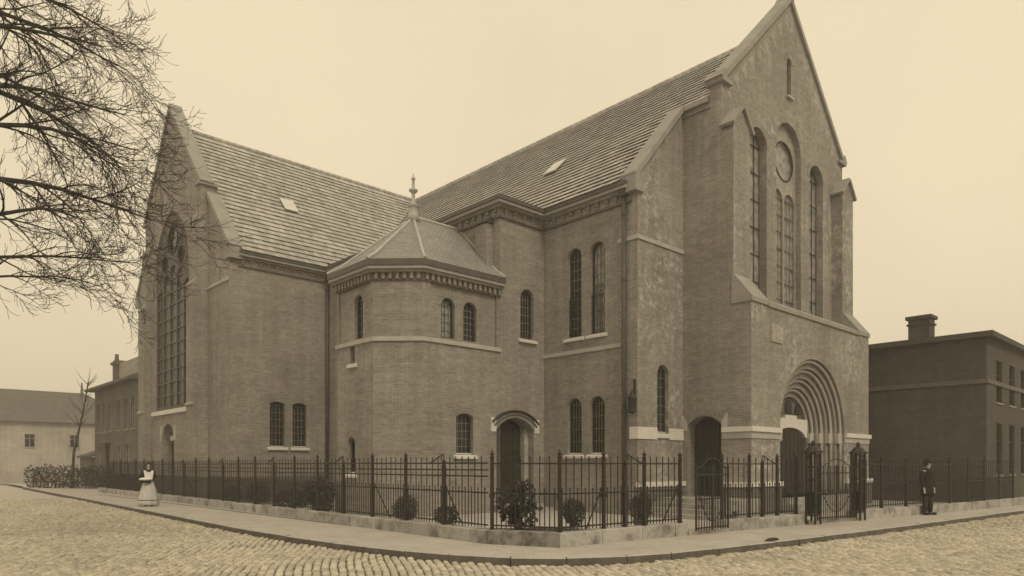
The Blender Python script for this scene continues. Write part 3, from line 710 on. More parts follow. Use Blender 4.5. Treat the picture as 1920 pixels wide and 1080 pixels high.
bandrun('turret_cornice', TP[1:], .18, 7.48, 7.56, 'brick'); bandrun('turret_string', TP[1:], .04, 7.24, 7.29, 'brick_plinth')
mb = MB()
for a, b in zip(TP[1:], TP[2:]):
    a, b = Vector(a), Vector(b); d = (b - a).normalized(); n_ = Vector((d.y, -d.x)); l = (b - a).length; k = int(l / .2)
    for i in range(k):
        c = a + d * (l * (i + .5) / k); mb.hexa([(*(c + d * p + n_ * q), z) for z in (7.29, 7.48) for p, q in ((-.05, .11), (.05, .11), (.05, -.02), (-.05, -.02))])
mb.build('dentil_course', 'brick', CH)['kind'] = 'stuff'
# turret roof
E0 = [(p.x, p.y, 7.84) for p in offset_poly(TP, .29)]; A0 = (13.86, 19.77, 10.02); A1 = (15.86, 19.77, 10.02)
mb = MB()
E1 = [(x + (A0[0] - x) * .16 if i not in (0, 5) else x, y + (A0[1] - y) * .16, 7.84 + .27) for i, (x, y, z) in enumerate(E0)]
for i in range(5): mb.add([E0[i], E0[i + 1], E1[i + 1], E1[i]], [(3, 2, 1, 0)])
mb.add([E1[1], E1[2], A0], [(2, 1, 0)]); mb.add([E1[2], E1[3], A0], [(2, 1, 0)]); mb.add([E1[3], E1[4], A0], [(2, 1, 0)])
mb.add([E1[4], E1[5], A1, A0], [(3, 2, 1, 0)]); mb.add([E1[0], E1[1], A0, A1], [(3, 2, 1, 0)])
mb.f = [tuple(reversed(f)) for f in mb.f]
tr = mb.build('turret_roof', 'slate', CH)
for i in (1, 2, 3, 4):
    mb = MB(); mb.tube([Vector(E0[i]) + V(0, 0, .02), Vector(E1[i]) + V(0, 0, .02), Vector(A0)], [.055, .055, .045], 6); mb.build('hip_roll', 'lead', tr)
mb = MB(); mb.tube([A0, A1], .07, 6); mb.build('ridge_roll', 'lead', tr)
mb = MB(); mb.tube([(15.84, 17.3, 7.86), (15.84, 17.75, 8.15), (15.84, 19.77, 10.04)], .05, 5); mb.build('flashing', 'lead', tr)
mb = MB(); mb.lathe((13.86, 19.77, 9.85), [(.26, 0), (.17, .25), (.15, .5), (.19, .53), (.19, .57), (.07, .61), (.055, .95), (.09, 1.0), (.15, 1.05), (.15, 1.1), (.06, 1.15), (.04, 1.42), (.07, 1.45), (.07, 1.49), (.03, 1.53), (.018, 1.62), (.01, 1.66)], 12)
mb.build('finial', 'lead', tr, smooth=True)
# --- transept side wall
fs_ = FY(Yt); ws = [(13.43, .68, 2.4, 4.36, 'seg'), (14.47, .66, 2.4, 4.36, 'seg')]
mb = MB(); sheet(mb, fs_, [(Xt, -.1), (Xb, -.1), (Xb, Ze), (Xt, Ze)], [arch(*a) for a in ws], reveal=.24); mb.build('transept_wall', 'brick', CH)
for a in ws: window(CH, fs_, a, reveal=.2, nv=3, dz=.3)
bandrun('plinth', [(Xt, Yc - .002), (Xt, Yt), (Xb - .002, Yt)], .05, -.1, 1.12, 'brick_plinth')
# --- transept end: wings, centre, gable
ftw = FX(Xt)
for a, b in ((Yt, Yc), (Yt2, Yc2)):
    ol = [(-a, -.1), (-b, -.1), (-b, 13.5), (-a, 10.75)]
    if a > b: ol.reverse()
    mb = MB(); sheet(mb, ftw, ol); back_face(mb, ftw, [(u, max(z, 9)) for u, z in ol], -.42); mb.build('transept_wing_wall', 'brick', CH)
    mb = MB(); s = 1 if a < b else -1; rake(mb, ftw, (-(a - s * .12), 10.62), (-b, 13.5), .16, -.5, .1); mb.build('coping', 'coping', CH)
    mb = MB(); prism_u(mb, ftw, [(-.5, 10.2), (.1, 10.2), (.1, 10.75), (-.5, 10.75)], -a - .2, -a + .2); mb.build('kneeler', 'coping', CH)
    mb = MB(); rake(mb, ftw, (-a + s * -.02, 9.3), (-b, 9.75) if False else (-b, 9.3), .13, -.02, .06); mb.build('stone_band', 'stone', CH)
fc = FX(Xc)
wt = (-35.8, 5.0, 4.3, 13.8, 'pointed'); dt = (-36.2, 1.7, .25, 3.6, 'round'); sl2 = (-35.8, .2, 14.9, 16.1, 'rect')
ol = [(-Yc2, -.1), (-Yc, -.1), (-Yc, 14.0), (-Yr, 18.62), (-Yc2, 14.0)]
mb = MB(); sheet(mb, fc, ol, [(arch(*wt), .2), (arch(*dt), .5), (arch(*sl2), .25)]); back_face(mb, fc, [(u, max(z, 11)) for u, z in ol], -.42)
for y, s in ((Yc, 1), (Yc2, -1)):
    q = [(Xc, y, -.1), (Xc + .72, y, -.1), (Xc + .72, y, 14.0), (Xc, y, 14.0)]; mb.add(q, [(0, 1, 2, 3) if s > 0 else (3, 2, 1, 0)])
mb.build('transept_gable_wall', 'brick', CH)
mb = MB(); f_, ts = tris([arch(*sl2)]); mb.add([fc.P(u, z, -.25) for u, z in f_], ts); mb.build('window', 'glass', CH)
mb = MB(); rake(mb, fc, (-Yc + .06, 13.92), (-Yr, 18.6), .17, -.5, .1); rake(mb, fc, (-Yr, 18.6), (-Yc2 - .06, 13.92), .17, -.5, .1)
slab(mb, fc, [(-Yr - .2, 18.62), (-Yr + .2, 18.62), (-Yr, 18.92)], -.5, .1); mb.build('gable_coping', 'coping', CH)
for y in (Yc, Yc2):
    s = 1 if y == Yc else -1; mb = MB(); u = sorted((-y + s * .12, -y - s * .45))
    slab(mb, fc, [(u[0], 13.9), (u[1], 13.9), (u[1], 14.04), (u[0], 14.04)], -.7, .13); mb.build('kneeler', 'coping', CH)
    u = sorted((-y + s * -.003, -y - s * .85))
    mb = MB(); slab(mb, fc, [(u[0], -.1), (u[1], -.1), (u[1], 9.5), (u[0], 9.5)], 0, .34); slab(mb, fc, [(u[0] + .002, 9.5), (u[1] - .002, 9.5), (u[1] - .002, 12.3), (u[0] + .002, 12.3)], 0, .18)
    b_ = mb.build('buttress', 'brick', CH)
    mb = MB(); prism_u(mb, fc, [(.38, 9.48), (.38, 9.55), (.16, 9.85), (.16, 9.48)][::-1], u[0] - .02, u[1] + .02); prism_u(mb, fc, [(.24, 12.3), (.24, 12.38), (.0, 12.75), (.0, 12.3)][::-1], u[0] - .04, u[1] + .04)
    prism_u(mb, fc, [(.40, 4.22), (.40, 4.3), (.3, 4.42), (.3, 4.22)][::-1], u[0] - .04, u[1] + .04); mb.build('cap', 'coping', b_)
lts = []; x0 = -35.8 - 2.5 + .1; lw = (5.0 - .2 - .08 * 4) / 5
for k in range(5):
    uc = x0 + lw / 2 + k * (lw + .08); lts.append((uc, lw, 4.45, [10.2, 10.9, 11.2, 10.9, 10.2][k], 'round'))
tracery(fc, -35.8, 5.0, 4.3, 13.8, 'pointed', lts, [(-35.8, 12.4, .72), (-36.95, 11.45, .42), (-34.65, 11.45, .42)], .19, 'glass_lead', 'tracery_stone')
mb = MB(); prism_u(mb, fc, [(-.35, 4.2), (-.35, 4.4), (.12, 4.22), (.12, 4.05), (0, 4.05)][::-1], -38.45, -33.15); mb.build('sill', 'stone_white', CH)
planked_door(CH, fc, -36.2, 1.66, .25, 2.78, -.45, .1, 8)
mb = MB(); slab(mb, fc, [(-37.05, 2.8), (-35.35, 2.8), (-35.35, 3.05), (-37.05, 3.05)], -.5, -.34); mb.build('lintel', 'stone_white', CH)
mb = MB(); f_, ts = tris([arch(*dt)]); mb.add([fc.P(u, z, -.49) for u, z in f_], ts); mb.build('fanlight', 'glass', CH)
mb = MB(); voussoirs(mb, fc, arch(*dt), 0, .24); mb.build('brick_arch', 'brick', CH)
for s in (-1, 1):
    mb = MB(); slab(mb, fc, sorted([(-36.2 + s * .9, 2.8), (-36.2 + s * 1.12, 2.8)]) + sorted([(-36.2 + s * 1.12, 3.5), (-36.2 + s * .9, 3.5)], reverse=True), -.05, .03); mb.build('springer_stone', 'stone', CH)
mb = MB(); mb.add([(Xt, Yt2, -.1), (Xn, Yt2, -.1), (Xn, Yt2, Ze), (Xt, Yt2, Ze)], [(3, 2, 1, 0)]); mb.build('transept_rear_wall', 'brick', CH)
# --- eaves cornice with brick corbels
CP = [(Xt + .35, Yt), (Xb, Yt), (Xb, Yb), (Xn, Yb), (Xn, Yw + .42)]
CPf = [(Xt + .35, Yt), (Xb, Yt), (Xb, Yb), (Xn, Yb), (Xn, Yw + .24)]
bandrun('gutter', CPf, .36, 10.43, 10.56, 'gutter', -.1); bandrun('eaves_fascia', CPf, .31, 10.33, 10.43, 'cornice_wood'); bandrun('eaves_course', CPf, .18, 10.24, 10.33, 'brick')
bandrun('string_course', CPf, .08, 9.93, 10.0, 'brick_plinth'); bandrun('frieze', CPf, .03, 10.0, 10.24, 'brick')
cor = MB().box(-.08, .08, -.11, .06, .03, .15).box(-.05, .05, -.07, .06, -.06, .03).mesh('corbel', 'brick')
for a, b in zip(CPf, CPf[1:]):
    a, b = Vector(a), Vector(b); d = (b - a).normalized(); l = (b - a).length; k = max(2, int(l / .36))
    for i in range(k):
        c = a + d * (l * (i + .5) / k); link('corbel', cor, CH, mat4=Matrix.Translation((c.x, c.y, 10.09)) @ Matrix.Rotation(math.atan2(d.y, d.x), 4, 'Z'))
# --- rain pipes
def pipe(x, y, z1, hop=True):
    mb = MB(); mb.tube([(x, y, -.05), (x, y, z1)], .068, 10); p = mb.build('drain_pipe', 'zinc_dark', CH, smooth=True)
    if hop: mb = MB(); mb.hexa([(x - .1, y - .1, z1 - .3), (x + .1, y - .1, z1 - .3), (x + .1, y + .1, z1 - .3), (x - .1, y + .1, z1 - .3), (x - .19, y - .19, z1), (x + .19, y - .19, z1), (x + .19, y + .19, z1), (x - .19, y + .19, z1)]); mb.build('hopper', 'zinc_dark', p)
    for z in np.arange(1.2, z1 - .6, 2.1): mb = MB(); mb.lathe((x, y, z), [(.085, -.05), (.085, .05)], 10); mb.build('bracket', 'zinc_dark', p)
pipe(Xn - .12, 13.93, 10.42); pipe(Xb - .12, Yt - .12, 10.35, False)
mb = MB(); mb.lathe((Xn - .18, 13.56, 3.25), [(.02, -.05), (.10, 0), (.12, .4), (.15, .44), (.05, .6), (.02, .7)], 8); mb.beam((Xn - .18, 13.56, 3.9), (Xn, 13.56, 3.9), .03); mb.beam((Xn - .06, 13.56, 3.3), (Xn - .06, 13.56, 4.3), .05); mb.build('wall_lantern', 'iron', CH)
# --- roofs
tn = math.atan2(Zr - Ze, Xa - (Xn - .32)); tt = math.atan2(Zr - Ze, Yr - (Yt - .32))
sn, st_ = math.tan(tn), math.tan(tt)
mb = MB()
x0 = Xn - .3
mb.add([(Xp, Yg + .4, Ze + (Xp - x0) * sn), (Xp, Yw + .41, Ze + (Xp - x0) * sn), (x0, Yw + .41, Ze), (x0, 56, Ze), (Xa, 56, Zr), (Xa, Yg + .4, Zr)], [(5, 4, 3, 2, 1, 0)])
xr = 2 * Xa - x0
mb.add([(2 * Xa - Xp, Yg + .4, Ze + (Xp - x0) * sn), (2 * Xa - Xp, Yw + .41, Ze + (Xp - x0) * sn), (xr, Yw + .41, Ze), (xr, 56, Ze), (Xa, 56, Zr), (Xa, Yg + .4, Zr)], [(0, 1, 2, 3, 4, 5)])
mb.add([(Xb - .3, Yb - .3, Ze + .02), (Xb - .3, Yt, Ze + .02), (Xn + .3, Yt, Ze + .06), (Xn + .3, Yb - .3, Ze + .06)], [(3, 2, 1, 0)])
nroof = mb.build('nave_roof', 'roof_dark', CH)
mb = MB(); y0 = Yt - .3; y1 = 2 * Yr - y0
mb.add([(Xt + .4, y0, Ze), (Xn + 4, y0, Ze), (Xa, Yr, Zr), (Xc + .4, Yr, Zr), (Xc + .4, Yc, Ze + (Yc - y0) * st_), (Xt + .4, Yc, Ze + (Yc - y0) * st_)], [(0, 1, 2, 3, 4, 5)])
mb.add([(Xt + .4, y1, Ze), (Xn + 4, y1, Ze), (Xa, Yr, Zr), (Xc + .4, Yr, Zr), (Xc + .4, Yc2, Ze + (Yc - y0) * st_), (Xt + .4, Yc2, Ze + (Yc - y0) * st_)], [(5, 4, 3, 2, 1, 0)])
troof = mb.build('transept_roof', 'roof_dark', CH)
TWd, TL, EXP = .235, .45, .36
def tile_shape():      # tail lifted on the course below, thin lip and an underside
    xs = [.001, .06, .12, .18, .234]; zs = [.006, .010, .010, .008, .006]; n = 5; vs = []
    vs += [(x, 0, z + .060) for x, z in zip(xs, zs)] + [(x, TL, z) for x, z in zip(xs, zs)]
    vs += [(x, .006, z + .040) for x, z in zip(xs, zs)] + [(x, TL * .45, z + .012) for x, z in zip(xs, zs)]
    fs = [(i, i + 1, n + i + 1, n + i) for i in range(n - 1)] + [(2 * n + i, 2 * n + i + 1, i + 1, i) for i in range(n - 1)] + [(3 * n + i, 3 * n + i + 1, 2 * n + i + 1, 2 * n + i) for i in range(n - 1)]
    return vs, fs
tv, tf = tile_shape(); tile_me = MB().add(tv, tf).mesh('roof_tile', 'roof_tile', uv=False)
tva = np.array(tv); tfa = np.array(tf)
def tile_roof(parent, eave_pts, xa, ya, za, length, valid, kmax):
    # xa: along eave, ya: up slope, za: normal; eave_pts: start of course 0
    Rm = np.array([xa, ya, za]).T; slope_len = (Zr - Ze) / ya[2]; T = []
    for c in range(int(slope_len / EXP) + 1):
        for k in range(int(length / TWd)):
            p = np.array(eave_pts) + np.array(xa) * (k * TWd + (c % 2) * TWd * .5) + np.array(ya) * (c * EXP + random.uniform(-.006, .006)) + np.array(za) * random.uniform(.0, .007)
            if c * EXP + TL > slope_len + .15: continue
            m = p + np.array(xa) * TWd * .5 + np.array(ya) * TL * .5
            if valid(*m): T.append((p[0] * .682 + p[1] * .7313, p))
    T.sort(key=lambda a: a[0]); rot = Matrix(Rm.tolist()).to_4x4()
    for t, p in T[:kmax]:
        link('roof_tile', tile_me, parent, mat4=Matrix.Translation(p) @ rot @ Matrix.Rotation(random.gauss(0, .012), 4, 'X') @ Matrix.Rotation(random.gauss(0, .008), 4, 'Z'))
    rest = T[kmax:]; n = len(rest); b = np.array(base_of(parent))
    vv = (tva @ Rm.T)[None] + np.array([p for _, p in rest])[:, None] - b
    ff = tfa[None] + (np.arange(n) * len(tv))[:, None, None]
    me = bpy.data.meshes.new('roof_tiles'); me.from_pydata(vv.reshape(-1, 3).tolist(), [], ff.reshape(-1, 4).tolist()); me.materials.append(M['roof_tile'])
    o = bpy.data.objects.new('roof_tiles', me); COL.objects.link(o); o.parent = parent; o['kind'] = 'stuff'
zt_at = lambda y: Ze + (y - (Yt - .3)) * st_
zn_at = lambda x: Ze + (x - (Xn - .3)) * sn
def vn(x, y, z):
    if y > Yr or x > Xa: return False
    if x < Xp and y < Yw + .5: return False
    if x >= Xp and y < Yg + .5: return False
    return y < Yt - .3 or zn_at(x) > zt_at(y) - .05
def vt(x, y, z):
    if x < (Xt if y < Yc else Xc) + .5: return False
    if x < Xb - .2: return True
    if y < Yt - .1 or y > Yr: return False
    return zt_at(y) > zn_at(x) - .05
# nave: eave runs along -Y -> x axis = -Y so that x cross y = outward normal
tile_roof(nroof, (Xn - .36, Yr, Ze - .02), (0, -1, 0), (math.cos(tn), 0, math.sin(tn)), (-math.sin(tn), 0, math.cos(tn)), Yr - Yg, vn, 300)
tile_roof(troof, (Xt + .4, Yt - .36, Ze - .02), (1, 0, 0), (0, math.cos(tt), math.sin(tt)), (0, -math.sin(tt), math.cos(tt)), Xa - Xt, vt, 300)
mb = MB(); mb.tube([(0, 0, 0), (0, .38, 0)], [.14, .13], 8); rid = mb.mesh('ridge_tile', 'roof_tile', smooth=True)
y = Yg + .45
while y < Yr + .2: link('ridge_tile', rid, nroof, (Xa, y, Zr - .0)); y += .37
x = Xc + .45
while x < Xa - .3: link('ridge_tile', rid, troof, mat4=Matrix.Translation((x, Yr, Zr)) @ Matrix.Rotation(-math.pi / 2, 4, 'Z')); x += .37
mb = MB(); mb.tube([(Xb, Yt - .3, Ze + .05), (Xn - .2, Yt + .1, Ze + .2), (Xa, Yr, Zr + .02)], .1, 6); mb.build('valley_gutter', 'lead', nroof)
def skylight(parent, o, xa, ya, za, w_, l, tilt):
    o, xa, ya, za = map(Vector, (o, xa, ya, za)); up = ya * math.cos(tilt) + za * math.sin(tilt)
    mb = MB(); p = [o - xa * w_ / 2, o + xa * w_ / 2, o + xa * w_ / 2 + ya * l, o - xa * w_ / 2 + ya * l]; mb.hexa(p + [q + za * .14 for q in p]); s = mb.build('skylight', 'zinc_dark', parent)
    mb = MB(); p = [o + za * .15 - xa * (w_ / 2 + .04), o + za * .15 + xa * (w_ / 2 + .04)]; p += [p[1] + ya * l, p[0] + ya * l]; mb.hexa(p + [q + za * .05 for q in p]); mb.build('pane', 'skylight', s)
skylight(nroof, (Xn - .3 + 2.75, 19.6, Ze + 2.75 * sn), (0, -1, 0), (math.cos(tn), 0, math.sin(tn)), (-math.sin(tn), 0, math.cos(tn)), .55, .95, .1)
skylight(troof, (15.3, Yt - .3 + 2.9, Ze + 2.9 * st_), (1, 0, 0), (0, math.cos(tt), math.sin(tt)), (0, -math.sin(tt), math.cos(tt)), .6, .95, .1)

# ================================================================== steps
def stair(name, label, boxes, mat='step_stone'):
    x0 = sum(b[0] + b[1] for b in boxes) / len(boxes) / 2; y0 = sum(b[2] + b[3] for b in boxes) / len(boxes) / 2
    r_ = root(name, (x0, y0, 0), label, 'steps')
    for b in boxes: mb = MB(); mb.box(*b); o = mb.build('step', mat, r_)
    return r_
stair('stone_steps', 'stone steps climbing to the shaded side door of the front porch', [(17.75 + .34 * i, 20.38 if i == 3 else 17.75 + .34 * (i + 1) + .03, 10.5, 13.36, -.02 + .14 * i * (0 if i == 3 else 1), .14 * (i + 1)) for i in range(4)])
stair('stone_steps', 'wide stone steps rising to the arched main portal', [(22.3 - .12 * (2 - i), 27.7 + .12 * (2 - i), 9.95 + .34 * i, 11.9 if i == 2 else 9.95 + .34 * (i + 1) + .03, -.02, .17 * (i + 1) - .01) for i in range(3)])
stair('door_steps', 'two low brick steps before the arched wooden side door beside the turret', [(15.5, 17.7, 16.85, 17.24, -.02, .14), (15.6, 17.6, 17.2, 18.0, -.02, .27)], 'brick_pale')

# ================================================================== garden
flat('garden_path', [(9.7, 44), (9.5, 18), (9.55, 11), (10.15, 9.55), (13.9, 9.2), (30, 7.4), (30, 14), (10.9, 44)], .02, 'gravel')
def bed(name, pts, h=.12):
    c = Vector((sum(p[0] for p in pts) / len(pts), sum(p[1] for p in pts) / len(pts))); ring = []
    mb = MB(); n = len(pts); rings = []
    for k, (f, z) in enumerate(((1, .01), (.9, h * .7), (.6, h), (.25, h * 1.1))):
        rings += [(c.x + (p[0] - c.x) * f + random.uniform(-.03, .03), c.y + (p[1] - c.y) * f + random.uniform(-.03, .03), z + random.uniform(-.015, .015)) for p in pts]
    mb.add(rings, [(k * n + i, k * n + (i + 1) % n, (k + 1) * n + (i + 1) % n, (k + 1) * n + i) for k in range(3) for i in range(n)] + [tuple(3 * n + i for i in range(n))])
    o = mb.build(name, 'soil'); o['kind'] = 'structure'; return o
def dense(p, st=.4):
    q = []
    for a, b in zip(p, p[1:] + p[:1]):
        k = max(1, int(math.dist(a, b) / st)); q += [(a[0] + (b[0] - a[0]) * i / k, a[1] + (b[1] - a[1]) * i / k) for i in range(k)]
    return q
bed('soil_bed', dense([(9.75, 11.3), (9.68, 10.7), (10.2, 9.65), (12.4, 9.42), (13.0, 10.3), (12.2, 11.9), (10.4, 13.2), (9.8, 13.0)]))
bed('soil_bed', dense([(9.8, 17.6), (9.75, 15.6), (10.9, 15.6), (10.9, 17.4)])); bed('soil_bed', dense([(10.15, 29.5), (9.85, 20.5), (11.0, 20.5), (11.1, 28.8)]))

# ================================================================== garden wall and iron fence
Wl = Path([(10.35, 46.5), (9.82, 26.94), (9.58, 18.84), (9.35, 10.79)]); Wc = Path([(9.35, 10.79), (9.97, 9.33)])
Wr1 = Path([(9.97, 9.33), (13.85, 8.99)]); Wr2 = Path([(15.25, 8.88), (18.75, 8.46)]); Wr3 = Path([(21.15, 8.12), (28.36, 7.2), (36, 6.55)])
def gwall(path, label, h=.28, mat='coping_stone'):
    m, _ = path.at(path.len / 2); r_ = root('garden_wall', (m.x, m.y, 0), label, 'wall')
    stones(path, 0, path.len, -.3, 0, -.02, h, 1.25, 'wall_stone', mat, r_); return r_
gwall(Wl, 'long low stone wall under the fence along the left street'); gwall(Wc, 'short damp stained stone wall cutting off the street corner', mat='coping_stained')
gwall(Wr1, 'low stone wall between the cut corner and the side gate'); gwall(Wr2, 'low stone wall between the side gate and the main gate'); gwall(Wr3, 'low stone wall running right from the main gate')

def pick_mesh(h, r_=.0125, tip=.05):
    mb = MB(); mb.lathe((0, 0, 0), [(r_, 0), (r_, h - tip), (r_ * 1.7, h - tip * .75), (.002, h)], 6); return mb.mesh('picket', 'iron', uv=False)
PK_T, PK_S = pick_mesh(1.48), pick_mesh(.84); PK_S.name = 'short_picket'
def post_mesh(h, r_=.03):
    mb = MB(); mb.box(-r_, r_, -r_, r_, 0, h); mb.lathe((0, 0, h), [(.035, 0), (.05, .02), (.05, .04), (.02, .055), (.045, .085), (.045, .11), (.02, .14), (.002, .2)], 8)
    mb.box(-.045, .045, -.045, .045, .66, .74); mb.box(-.04, .04, -.04, .04, 0, .05); return mb.mesh('post', 'iron', uv=False)
PO, PO2 = post_mesh(1.46), post_mesh(1.3, .036)
def fence(path, posts, rails, label, scroll=(), brace=(), skip=(), sp=.22, scroll_dir=-1, name='iron_fence', zb=.28, group=None):
    m, _ = path.at(path.len / 2); r_ = root(name, (m.x, m.y, 0), label, 'fence')
    def pt(s, o=-.15): p, d = path.at(s); n_ = Vector((d.y, -d.x)); q = p + n_ * o; return q, d, n_
    for i, s in enumerate(posts):
        if i in skip: continue
        q, d, n_ = pt(s); m4 = Matrix.Translation((q.x, q.y, zb - .01)) @ Matrix.Rotation(math.atan2(d.y, d.x), 4, 'Z')
        if i in scroll:
            o = link('post', PO2, r_, mat4=m4)
            mb = MB(); e = d * scroll_dir; pts = []
            for k in range(9): t = k / 8; c = q + e * (.62 * t); pts.append((c.x, c.y, zb + 1.36 + .2 * (1 - t) ** 2 * (1 + 1.6 * t) if k else zb + 1.56))
            c0 = q - e * .0; loop = []
            for k in range(14): a = math.pi * .5 + 2.1 * math.pi * k / 13; rr = .085 * (1 - k / 18); loop.append((c0.x + e.x * (.06 + rr * math.cos(a)), c0.y + e.y * (.06 + rr * math.cos(a)), zb + 1.475 + rr * math.sin(a)))
            mb.tube(pts[::-1], .016, 6); mb.tube(loop, .013, 5); mb.build('scroll', 'iron', r_)
        else: link('post', PO, r_, mat4=m4)
        if i in brace:
            b = q - n_ * .62; mb = MB(); mb.tube([(q.x, q.y, zb + .95), (b.x - d.x * .0, b.y, .05)], .015, 6); mb.build('brace', 'iron', r_)
    for z in rails:
        for a, b in zip(posts, posts[1:]):
            pa, pb = pt(a)[0], pt(b)[0]; mb = MB(); mb.beam((pa.x, pa.y, z), (pb.x, pb.y, z), .014, .032); mb.build('rail', 'iron', r_)
    for a, b in zip(posts, posts[1:]):
        k = max(2, round((b - a) / sp))
        for i in range(1, 2 * k):
            s = a + (b - a) * i / (2 * k); q = pt(s)[0]
            if i % 2 == 0: link('picket', PK_T, r_, (q.x, q.y, zb + .03 + random.uniform(-.006, .006)))
            else: link('short_picket', PK_S, r_, (q.x, q.y, zb + .03))
    return r_
LR = Wl.len
pl_s = [LR - .12 - 1.545 * k for k in range(23)][::-1]
nP = len(pl_s)
fence(Wl, pl_s, (1.64, 1.5, 1.37, 1.03, .37), 'long black iron railing with three close top rails along the left street', scroll=[nP - 1 - k for k in (1, 4, 7, 10, 13, 16, 19)], brace=[nP - 1 - k for k in (1, 3, 7, 9, 13)], scroll_dir=-1, skip=(nP - 1,))
fence(Wc, [.06, Wc.len - .06], (1.63, 1.03, .37), 'short black iron railing across the cut corner before the leafy shrub')
fence(Wr1, [.09, 1.35, 1.98, 2.6, Wr1.len - .08], (1.63, 1.03, .37), 'black iron railing between the cut corner and the side gate', scroll=(2,), brace=(1, 4), scroll_dir=1, skip=(0,))
fence(Wr2, [.1, 1.2, 1.75, 2.4, Wr2.len - .25], (1.63, 1.03, .37), 'black iron railing between the side gate and the main gate', scroll=(2,), scroll_dir=1)
fence(Wr3, [.25 + 1.55 * k for k in range(9)], (1.63, 1.03, .37), 'black iron railing right of the main gate, before the dark house')

def gate(a, b, label, z0=.1, h=1.5, curve=.25):
    a, b = Vector(a), Vector(b); d = (b - a).normalized(); l = (b - a).length; r_ = root('iron_gate', ((a.x + b.x) / 2, (a.y + b.y) / 2, 0), label, 'gate')
    P = lambda s, z: (a.x + d.x * s, a.y + d.y * s, z)
    for s0, s1 in ((.03, l / 2 - .012), (l / 2 + .012, l - .03)):
        mid = s1 if s1 < l / 2 else s0; out_ = s0 if s1 < l / 2 else s1
        mb = MB(); mb.beam(P(s0, z0), P(s0, z0 + h), .035); mb.beam(P(s1, z0), P(s1, z0 + h), .035)
        for z in (z0 + .06, z0 + .72, z0 + h - .22): mb.beam(P(s0, z), P(s1, z), .016, .034)
        mb.build('leaf_frame', 'iron', r_)
        mb = MB(); mb.tube([P(out_ + (mid - out_) * t, z0 + h - .08 + curve * (1 - math.cos(t * math.pi)) / 2 * (1 if curve > 0 else 1)) for t in np.linspace(0, 1, 9)], .014, 6)
        mb.tube([P(out_ + (mid - out_) * t, z0 + 1.05 - .85 * math.sin(t * math.pi / 2)) for t in np.linspace(0, 1, 9)], .014, 6); mb.build('curved_bar', 'iron', r_)
        k = max(4, int((s1 - s0) / .09))
        for i in range(1, k):
            s = s0 + (s1 - s0) * i / k; link('picket', PK_T if i % 2 else PK_S, r_, P(s, z0 + .0))
    return r_
gate((13.92, 8.83), (15.2, 8.73), 'closed black iron side gate before the stone steps of the porch')
gate((18.98, 8.28), (20.9, 8.02), 'closed black iron main gate between two tall latticed piers')
flat_s = MB(); flat_s.box(0, 1, 0, 1, 0, 1)
def threshold(a, b, label):
    a, b = Vector(a), Vector(b); d = (b - a).normalized(); n_ = Vector((d.y, -d.x)); mb = MB()
    p = [a + n_ * .03, b + n_ * .03, b - n_ * .3, a - n_ * .3]; mb.hexa([(*q, -.02) for q in p] + [(*q, .09) for q in p]); o = mb.build('threshold', 'coping_stone'); tag(o, label, 'threshold')
threshold((13.86, 8.97), (15.24, 8.86), 'stone threshold under the iron side gate'); threshold((18.76, 8.44), (21.14, 8.11), 'stone threshold under the main gate between the piers')
def pier(x, y, rot, label):
    r_ = root('gate_pier', (x, y, 0), label, 'pier'); w2 = .13; c, s = math.cos(rot), math.sin(rot)
    T = lambda px, py, z: (x + px * c - py * s, y + px * s + py * c, z)
    for i, j in ((-1, -1), (1, -1), (1, 1), (-1, 1)): mb = MB(); mb.beam(T(i * w2, j * w2, .02), T(i * w2, j * w2, 1.95), .045); mb.build('corner_post', 'iron', r_)
    for z in (.25, .85, 1.2, 1.55, 1.9):
        mb = MB()
        for (i, j), (k, l) in (((-1, -1), (1, -1)), ((1, -1), (1, 1)), ((1, 1), (-1, 1)), ((-1, 1), (-1, -1))): mb.beam(T(i * w2, j * w2, z), T(k * w2, l * w2, z), .03)
        mb.build('tie_ring', 'iron', r_)
    mb = MB()
    for j in (-1, 1):
        for q in (-.33, .33): mb.beam(T(q * w2, j * w2, .25), T(q * w2, j * w2, 1.9), .018); mb.beam(T(j * w2, q * w2, .25), T(j * w2, q * w2, 1.9), .018)
    for j in (-1, 1): mb.tube([T(-w2 * math.cos(t), j * w2, 1.55 + .3 * math.sin(t)) for t in np.linspace(0, math.pi, 9)], .014, 5)
    mb.box(x - .12, x + .12, y - .12, y + .12, .3, .84); mb.build('lattice', 'iron', r_)
    mb = MB(); mb.lathe((x, y, 1.93), [(.26, 0), (.26, .04), (.2, .08), (.12, .17), (.05, .2), (.07, .24), (.05, .3), (.005, .34)], 8); mb.build('cap', 'iron', r_, smooth=False)
pier(18.8, 8.3, -.12, 'tall black latticed iron gate pier left of the main gate'); pier(21.05, 8.0, -.12, 'tall black latticed iron gate pier right of the main gate')

